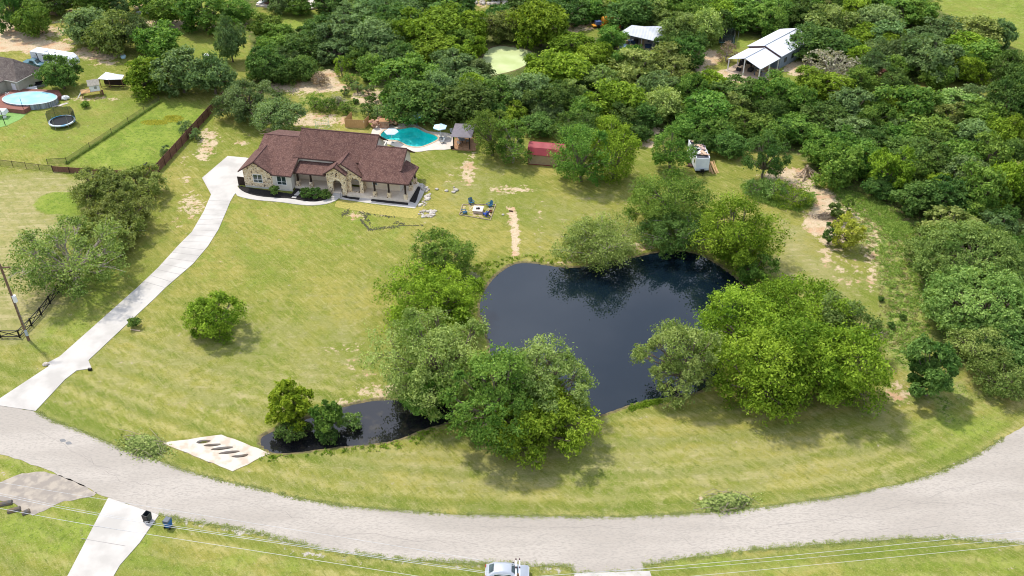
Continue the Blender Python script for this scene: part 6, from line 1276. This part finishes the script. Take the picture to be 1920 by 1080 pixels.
SHR = [('C', 251, 603, 26, 20, 'small dark shrub on the right edge of the long driveway'), ('C', 514, 357, 18, 18, 'round shrub at the corner between stone and cream walls of the house'), ('C', 572, 361, 26, 16, 'leafy shrub in the mulch bed, leftmost of three before the porch'), ('C', 590, 362, 26, 17, 'leafy shrub in the mulch bed, middle of three before the porch'), ('C', 607, 364, 22, 16, 'leafy shrub in the mulch bed nearest the stone entry arch'),
       ('C', 545, 808, 58, 42, 'dark low bush in the creek under the bright round tree'), ('C', 612, 815, 40, 28, 'dark low bush in the creek under the narrow tree'), ('A', 1486, 366, 62, 48, 'bright yellow green bush in the weeds right of the pond trees'), ('F', 1452, 355, 56, 34, 'mid green bush left of the bright bush in the weeds'), ('F', 1420, 352, 50, 26, 'low green weeds clump left of the bushes by the dark tree'), ('B', 1515, 372, 34, 26, 'small green bush right of the bright bush in the weeds'),
       ('G', 347, 240, 30, 26, 'grey green shrub on the bright lawn beside the tall fence'), ('G', 366, 250, 20, 22, 'small grey shrub against the tall fence'), ('G', 310, 283, 20, 18, 'bluish shrub by the tall fence above the mower'), ('B', 160, 196, 18, 8, 'small dark tuft on the lawn near the playhouse'), ('C', 56, 160, 12, 10, 'dark potted bush by the beige house wall'),
       ('A', 640, 124, 34, 38, 'bright round bush on the sandy clearing behind the house, left of two'), ('A', 664, 112, 32, 32, 'bright round bush on the sandy clearing, right of two'), ('P', 600, 148, 34, 24, 'bare reddish sapling on the sandy clearing'), ('B', 658, 150, 32, 26, 'thin green bush on the sandy clearing behind the house'), ('C', 686, 145, 16, 12, 'dark small bush on the sandy clearing'), ('G', 669, 164, 22, 20, 'grey shrub on the sandy clearing, second row'), ('G', 690, 168, 22, 18, 'grey round shrub right of the other grey shrub on the sandy clearing'), ('G', 646, 170, 14, 18, 'slim grey green shrub on the sandy clearing'), ('C', 696, 185, 22, 14, 'dark round juniper on the sandy clearing above the pool'), ('C', 667, 189, 12, 8, 'tiny dark bush on the sandy clearing'),
       ('P', 1364, 97, 36, 36, 'pinkish flowering bush left of the carport'), ('M', 1660, 145, 32, 30, 'maroon round bush beside the red soil at the upper right'), ('D', 634, 190, 34, 18, 'bare grey shrub in the hedge behind the house'), ('B', 590, 190, 44, 24, 'green bush in the hedge behind the house, left part'), ('B', 615, 196, 40, 22, 'green bush in the hedge behind the house, central part'), ('B', 648, 202, 34, 20, 'green bush in the hedge behind the house nearest the cedar screen'), ('C', 690, 205, 32, 26, 'dark bush in the hedge behind the cedar screen'), ('G', 712, 210, 36, 24, 'grey bush in the hedge left of the pool'), ('A', 1105, 100, 40, 30, 'soft bright bush left of the junk below the pole barn'),
       ('L', 660, 790, 38, 20, 'pale dry shrub in the shallow creek'), ('C', 1652, 560, 10, 8, 'tiny dark tuft in the tall grass at the right, upper'), ('C', 1694, 594, 12, 8, 'tiny dark tuft in the tall grass at the right, middle'), ('C', 1672, 610, 16, 9, 'tiny dark tuft in the tall grass at the right, lower'), ('G', 1705, 388, 16, 12, 'small grey weed clump in the tall grass'), ('C', 1736, 414, 20, 9, 'dark flat weed clump in the tall grass'), ('D', 1775, 445, 30, 22, 'pale dead shrub above the domed trees'), ('D', 888, 525, 24, 46, 'bare dead branches at the left tip of the pond')]
for i, (k, cx, cy, w_, h_, lab) in enumerate(SHR):
    put_tree(k, lab, None, cx, cy, w_, h_, 400+i, n=int(500+w_*38), leaf=.13, name='shrub', cat='shrub', nl=9 if w_ < 30 else 14, lob=.42, cl=.0, twigs=2 if k in 'DP' else 0, bark=M_pale if k in 'DP' else M_bark)

# woodland: kind, cx, cy, w, h (photo pixels)
WOOD = """C 20 24 62 60;B 58 38 64 52;C 100 8 64 30;G 168 50 92 52;O 212 62 90 66;G 255 62 62 58;G 222 14 42 26;B 305 18 80 50;B 378 22 108 56;G 430 76 56 70;B 298 84 90 44;A 275 145 86 62;G 338 136 98 80;G 398 142 78 72;C 113 138 66 60;B 447 22 60 40;B 500 52 58 46;
C 548 90 78 50;C 592 58 70 56;C 498 122 66 62;C 528 140 52 40;B 520 92 60 50;G 642 66 96 66;G 700 76 90 66;G 632 96 70 44;G 705 28 90 48;G 655 22 60 36;C 742 40 80 56;A 780 62 88 68;A 838 48 104 66;A 884 56 70 60;A 802 92 88 56;A 852 100 78 46;A 896 88 30 36;G 720 112 64 50;C 752 108 60 50;
B 758 148 108 78;C 782 192 100 76;G 852 122 84 56;G 826 172 64 66;G 882 154 74 46;C 872 196 108 76;C 928 178 66 60;G 945 162 56 38;C 925 215 50 40;A 1015 46 98 84;B 990 62 50 38;C 988 12 80 36;C 1062 24 78 46;C 1178 26 86 54;B 1236 14 66 44;O 1278 56 74 62;L 1324 52 66 66;A 1358 26 76 50;B 1402 30 88 56;B 1447 44 60 50;
C 1292 102 54 54;B 1148 72 50 38;A 1068 88 86 52;A 1122 108 78 56;A 1016 124 60 46;A 1052 132 100 66;A 1000 152 54 36;G 998 172 84 64;G 1082 138 50 46;L 1130 148 62 46;O 1198 130 96 70;O 1246 116 92 60;O 1262 146 70 50;A 1152 190 98 72;G 1232 164 78 58;C 1048 178 54 46;O 1070 172 46 44;L 1246 196 76 60;B 1292 170 60 58;B 1330 206 92 64;C 1372 180 94 56;C 1204 214 60 46;C 1418 166 52 42;A 1145 244 66 46;A 958 216 58 38;C 1012 236 60 30;
B 1288 238 62 42;B 1345 246 72 50;B 1402 238 84 58;C 1445 212 52 52;B 1462 182 84 70;B 1508 196 48 60;C 1312 272 44 40;C 1372 272 60 44;C 1196 246 54 36;B 1462 26 72 48;C 1505 30 66 50;O 1552 40 86 60;A 1606 22 64 46;G 1645 40 82 56;B 1700 22 86 46;C 1536 82 98 52;C 1578 84 70 50;A 1620 66 64 40;G 1668 66 82 48;B 1724 26 56 46;G 1762 62 88 50;O 1822 62 98 54;G 1878 66 50 50;G 1700 98 78 56;G 1752 112 108 78;A 1806 92 88 46;B 1836 108 82 56;G 1648 98 50 46;A 1612 108 54 44;D 1560 124 96 46;A 1538 160 90 54;G 1636 122 52 48;
C 1896 128 56 76;C 1892 190 76 78;G 1600 200 82 64;A 1655 206 72 52;B 1702 200 106 78;L 1786 196 90 46;B 1836 226 84 62;A 1868 250 74 58;A 1902 252 50 60;C 1545 222 82 58;G 1592 246 80 52;B 1500 246 78 50;G 1684 244 54 44;B 1738 250 100 58;C 1474 248 60 44;G 1820 188 80 30;
B 1572 318 78 70;B 1616 300 74 60;A 1668 322 74 78;C 1702 296 84 66;C 1755 286 86 60;B 1802 300 84 66;B 1852 296 86 76;C 1898 292 50 70;C 1722 368 84 66;C 1772 372 88 72;B 1838 360 86 92;A 1890 352 72 86;C 1655 352 62 44;O 1792 428 116 34;C 1882 416 50 50;B 1538 282 66 56;B 1580 272 70 50;C 1640 264 74 50;Y 1632 300 26 26;A 1905 560 46 50;B 1908 470 50 50;B 1440 250 60 48;
C 620 8 60 26;C 760 8 90 36;C 850 6 90 34;C 935 30 50 36;C 700 -4 80 30;B 1100 2 70 30;C 1160 -6 80 30;B 1290 6 80 40;B 1400 -6 90 36;B 1500 -4 80 36;B 1600 -14 80 30;B 560 12 46 34;G 525 8 40 36;B 180 -8 90 30;C 40 -14 90 34;B 280 -12 90 30;B 1660 -6 80 34""".replace('\n', '').split(';')
WOOD = [(q.split()[0],)+tuple(float(v) for v in q.split()[1:]) for q in WOOD]
# fill the gaps of the woodland with further trees standing between the others
rng = np.random.default_rng(5)
FW = W(FOREST); avoid = [(1410, 95, 95, 50), (1205, 62, 55, 34), (640, 168, 100, 44), (1110, 50, 62, 26), (1440, 148, 80, 22), (1350, 130, 60, 30), (560, 30, 110, 34), (952, 104, 62, 40), (1800, 170, 110, 22), (1320, 290, 50, 50), (1010, 290, 40, 40), (1370, 82, 60, 26), (1620, 176, 60, 12), (1170, 95, 34, 18), (1220, 262, 24, 26), (940, 8, 60, 18), (985, 250, 60, 22), (1500, 330, 70, 40), (1660, 142, 24, 16), (1850, 40, 140, 60), (1530, 122, 60, 16)]
pts = [tuple(solve(*q[1:])[0].to_2d())+(solve(*q[1:])[1],) for q in WOOD]+[tuple(solve(*q[1:5])[0].to_2d())+(solve(*q[1:5])[1],) for q in NEAR]
tries = 0; extra = []
while len(WOOD)+len(extra) < 292 and tries < 60000:
    tries += 1; px, py = rng.uniform(440, 1990), rng.uniform(-55, 720)
    if any(((px-a)/c)**2+((py-b)/d)**2 < 1.1 for a, b, c, d in avoid): continue
    if px > 1730 and py < 118-(1900-px)*.35: continue
    p = at(px, py, 3)
    if sdist(np.array([p.x]), np.array([p.y]), FW)[0] > -3.0: continue
    r_ = rng.uniform(2.2, 3.9)
    if any((p.x-a)**2+(p.y-b)**2 < (.60*(r_+c))**2 for a, b, c in pts): continue
    pts.append((p.x, p.y, r_)); sc = proj(p)[2]; w_ = 2*r_*sc; extra.append((rng.choice(list('BBCCGAO')), px, py, w_, w_*.82))
ALLW = WOOD+extra
PROTO = {}
for k in 'ABCGOLYD':
    for v in range(4 if k in 'ABCG' else 3 if k in 'OL' else 1):
        ay = {'G': .35, 'O': .3, 'D': .8, 'L': .2}.get(k, 0)
        cm, tm = tree_mesh(700+ord(k)*5+v, 4.0, 3.4, 3.5, {'D': 1500}.get(k, 11000), .25, nl=24+3*v, lob=(.30, .36, .27, .33)[v], airy=ay, twigs={'D': 8, 'G': 1, 'O': 1, 'L': 2}.get(k, 0))
        cm.materials.append(K[k]['m']); tm.materials.append(M_pale if k in 'DL' else M_bark); PROTO[k, v] = (cm, tm)
MARK = [('the brick red shed', 1010, 285, 'behind the red roofed shed'), ('', 780, 200, 'behind the swimming pool'), ('', 560, 130, 'left of the sandy clearing'), ('', 680, 60, 'above the sandy clearing'), ('', 850, 60, 'left of the algae pond'), ('', 1040, 110, 'right of the algae pond'), ('', 1200, 30, 'around the grey pole barn'), ('', 1400, 40, 'behind the white carport barn'), ('', 1560, 80, 'right of the white barn'), ('', 1400, 220, 'below the white carport barn'), ('', 1310, 262, 'around the debris trailer'), ('', 1220, 160, 'below the grey pole barn'),
        ('', 1700, 60, 'along the pasture'), ('', 1860, 110, 'beside the pasture corner'), ('', 1640, 220, 'below the maroon bush'), ('', 1850, 230, 'at the right edge'), ('', 1600, 300, 'above the log pile clearing'), ('', 1780, 340, 'behind the tall grass'), ('', 1900, 480, 'beside the domed trees'), ('', 60, 30, 'at the top left corner'), ('', 240, 60, 'beyond the white caravan'), ('', 360, 140, 'at the top of the green lawn'), ('', 120, 140, 'beside the beige house'), ('', 380, 30, 'on the top left field'), ('', 1000, 10, 'at the top edge centre'), ('', 1900, 660, 'nearest the road')]
grp = {}
for i, q in enumerate(ALLW):
    j = min(range(len(MARK)), key=lambda m: (q[1]-MARK[m][1])**2+((q[2]-MARK[m][2])*1.3)**2); grp.setdefault((q[0], j), []).append(i)
ORD = ['leftmost', 'second from left', 'third from left', 'fourth from left', 'fifth from left', 'sixth from left', 'seventh from left', 'eighth from left', 'ninth from left', 'tenth from left', 'eleventh from left', 'twelfth from left']+['one']*20
LAB = {}
for (k, j), ids in grp.items():
    ids.sort(key=lambda i: ALLW[i][1]); n = len(ids)
    for r_, i in enumerate(ids):
        LAB[i] = f"{K[k]['w']} tree {MARK[j][3]}" if n == 1 else f"{ORD[r_] if r_ < n-1 else 'rightmost'} of the {n} {K[k]['w']} trees {MARK[j][3]}"
for i, (k, cx, cy, w_, h_) in enumerate(ALLW):
    q5 = cx < 455 and cy < 130; P, R1, C, z = solve(cx, cy, w_*(.92 if q5 else 1), h_*(.86 if q5 else 1), .3 if q5 else -.02); nv = len([1 for q in PROTO if q[0] == k]); cm, tm = PROTO[k, i % nv]
    r = thing('tree', LAB[i], 'tree', (P.x, P.y, 0), (i*2.399) % 6.28, 'woodland trees'); s = R1/4*1.02; sz = z/3.5
    r.scale = (s, s, sz); link(bpy.data.objects.new('crown', cm), r); link(bpy.data.objects.new('trunk', tm), r)

# low undergrowth under the woodland, tall weeds, tufts (nobody could count it)
def scatter(name, label, cat, polys, n, mk, size, leaves, hgt, seed, avoid_=(), inside=0., road=True):
    g = np.random.default_rng(seed); out = []
    for poly in polys:
        Pp = W(poly); A_ = np.array([(p[0], p[1]) for p in Pp]); lo, hi = A_.min(0), A_.max(0); lo = np.maximum(lo, [-150, 55]); hi = np.minimum(hi, [175, 262])
        c = g.uniform(lo, hi, (n, 2)); s = sdist(c[:, 0], c[:, 1], Pp); c = c[s < -inside]; out.append(c)
    c = np.concatenate(out)
    for e in avoid_:
        s = sdist(c[:, 0], c[:, 1], W(ell(*e))); c = c[s > 0]
    for P_ in (POND, CREEK, ALGAE, W(ROAD), W(DRIVE)):
        s = sdist(c[:, 0], c[:, 1], P_); c = c[s > .5]
    m = len(c); sz = g.uniform(.5, 1.3, m)*size; ii = np.repeat(np.arange(m), leaves); N = len(ii)
    o = g.normal(size=(N, 3))*np.array([.45, .45, 0])*sz[ii][:, None]; r2 = (o[:, 0]**2+o[:, 1]**2)/(sz[ii]**2)
    zz = g.random(N)*np.clip(1-r2*.8, .1, 1)*hgt*sz[ii]/size
    pos = np.stack([c[ii, 0]+o[:, 0], c[ii, 1]+o[:, 1], zz+.02], 1)
    nr = g.normal(size=(N, 3))*.8+np.array([0, 0, .5]); nr /= np.linalg.norm(nr, axis=1)[:, None]
    a = np.cross(nr, g.normal(size=(N, 3))); a /= np.linalg.norm(a, axis=1)[:, None]; b = np.cross(nr, a); lf = {0: .2}.get(0)
    s = (.09+.1*min(size, 1.5))*g.uniform(.6, 1.3, N)[:, None]; Vv = np.stack([pos-a*s, pos-b*s*.4, pos+a*s, pos+b*s*.4], 1).reshape(-1, 3)
    Vv[:, 2] = np.maximum(Vv[:, 2], .01)
    me = bpy.data.meshes.new(name); fill_mesh(me, Vv, np.arange(4*N).reshape(N, 4), False); at_ = me.attributes.new('tint', 'FLOAT', 'FACE')
    at_.data.foreach_set('value', np.clip(g.normal(.5, .2, m)[ii]+g.normal(0, .15, N), 0, 1).astype(np.float32)); me.materials.append(mk)
    ob = bpy.data.objects.new(name, me); link(ob); tag(ob, label, cat, kind='stuff'); return ob
AV = [(a, b, c*.9, d*.9) for a, b, c, d in avoid]
scatter('undergrowth', 'tangled green undergrowth beneath the woodland trees', 'undergrowth', [FOREST], 5200, leaf_mat('undergrowth_leaves', (.06, .12, .016), (.22, .30, .06)), 1.3, 34, 1.5, 1, AV, 1.0)
scatter('tall_weeds', 'tall green weeds in the unmown strip at the right', 'weeds', [[(1392, 345), (1440, 352), (1450, 375), (1520, 385), (1500, 396), (1440, 385), (1400, 368)], [(1650, 380), (1720, 440), (1745, 560), (1740, 650), (1700, 700), (1660, 640), (1665, 560), (1650, 480)], [(1560, 352), (1650, 375), (1720, 430), (1700, 460), (1640, 420), (1580, 380)]], 900, leaf_mat('weed_leaves', (.14, .26, .03), (.40, .52, .10)), .7, 34, .3, 2)
scatter('dry_grass', 'dry straw coloured grass tufts in the unmown strip', 'grass', [[(1560, 352), (1650, 375), (1720, 430), (1745, 560), (1720, 690), (1650, 640), (1650, 560), (1600, 450)]], 900, leaf_mat('straw', (.32, .30, .11), (.62, .56, .28)), .45, 22, .2, 3)
scatter('bank_grass', 'unmown green grass fringe along the pond and creek banks', 'grass', [[(470, 870), (640, 850), (760, 840), (870, 800), (870, 780), (740, 822), (640, 838), (500, 850)], [(1180, 770), (1260, 750), (1250, 740), (1190, 752)], [(880, 500), (965, 480), (1200, 470), (1200, 480), (960, 500), (900, 560)]], 700, K['A']['m'], .45, 20, .25, 4)

EDGE = [[(x, y-5) for x, y in ROAD[2:36]]+[(x, y+1.5) for x, y in reversed(ROAD[2:36])]]
def along(name, label, pix, n, wd, mk, seed, h):
    g = np.random.default_rng(seed); P_ = np.array([tuple(p) for p in densify(W(pix), .5, closed=False)]); i = g.integers(0, len(P_), n); c = P_[i]+g.normal(size=(n, 2))*wd
    L5 = 16; N = n*L5; ii = np.repeat(np.arange(n), L5); pos = np.concatenate([c[ii]+g.normal(size=(N, 2))*.16, g.random((N, 1))*h], 1); nr = g.normal(size=(N, 3))+np.array([0, 0, 2.2]); nr /= np.linalg.norm(nr, axis=1)[:, None]
    a = np.cross(nr, g.normal(size=(N, 3))); a /= np.linalg.norm(a, axis=1)[:, None]; b = np.cross(nr, a); s_ = .065*g.uniform(.5, 1.3, N)[:, None]; Vv = np.stack([pos-a*s_, pos-b*s_*.5, pos+a*s_, pos+b*s_*.5], 1).reshape(-1, 3); Vv[:, 2] = np.maximum(Vv[:, 2], .035)
    me = bpy.data.meshes.new(name); fill_mesh(me, Vv, np.arange(4*N).reshape(N, 4), False); at_ = me.attributes.new('tint', 'FLOAT', 'FACE'); at_.data.foreach_set('value', g.uniform(.1, .9, N).astype(np.float32)); me.materials.append(mk); ob = bpy.data.objects.new(name, me); link(ob); tag(ob, label, 'grass', kind='stuff')
M_fr = leaf_mat('verge_grass', (.17, .21, .035), (.42, .42, .15))
along('verge_grass', 'ragged grass fringe along the inner edge of the road', ROAD[3:28], 1500, .12, M_fr, 21, .07)
along('verge_grass', 'ragged grass fringe along the outer edge of the road', ROAD[34:60], 1600, .2, M_fr, 22, .07)
along('fence_line_grass', 'tall dark grass line under the thin diagonal wire fence', [(126, 307), (210, 252), (300, 192)], 700, .12, K['B']['m'], 25, .35)
scatter('yellow_wildflowers', 'patch of yellow wildflowers on the bright lawn by the tall fence', 'flowers', [ell(325, 223, 20, 7), ell(290, 230, 26, 5)], 500, K['Y']['m'], .16, 6, .12, 9)
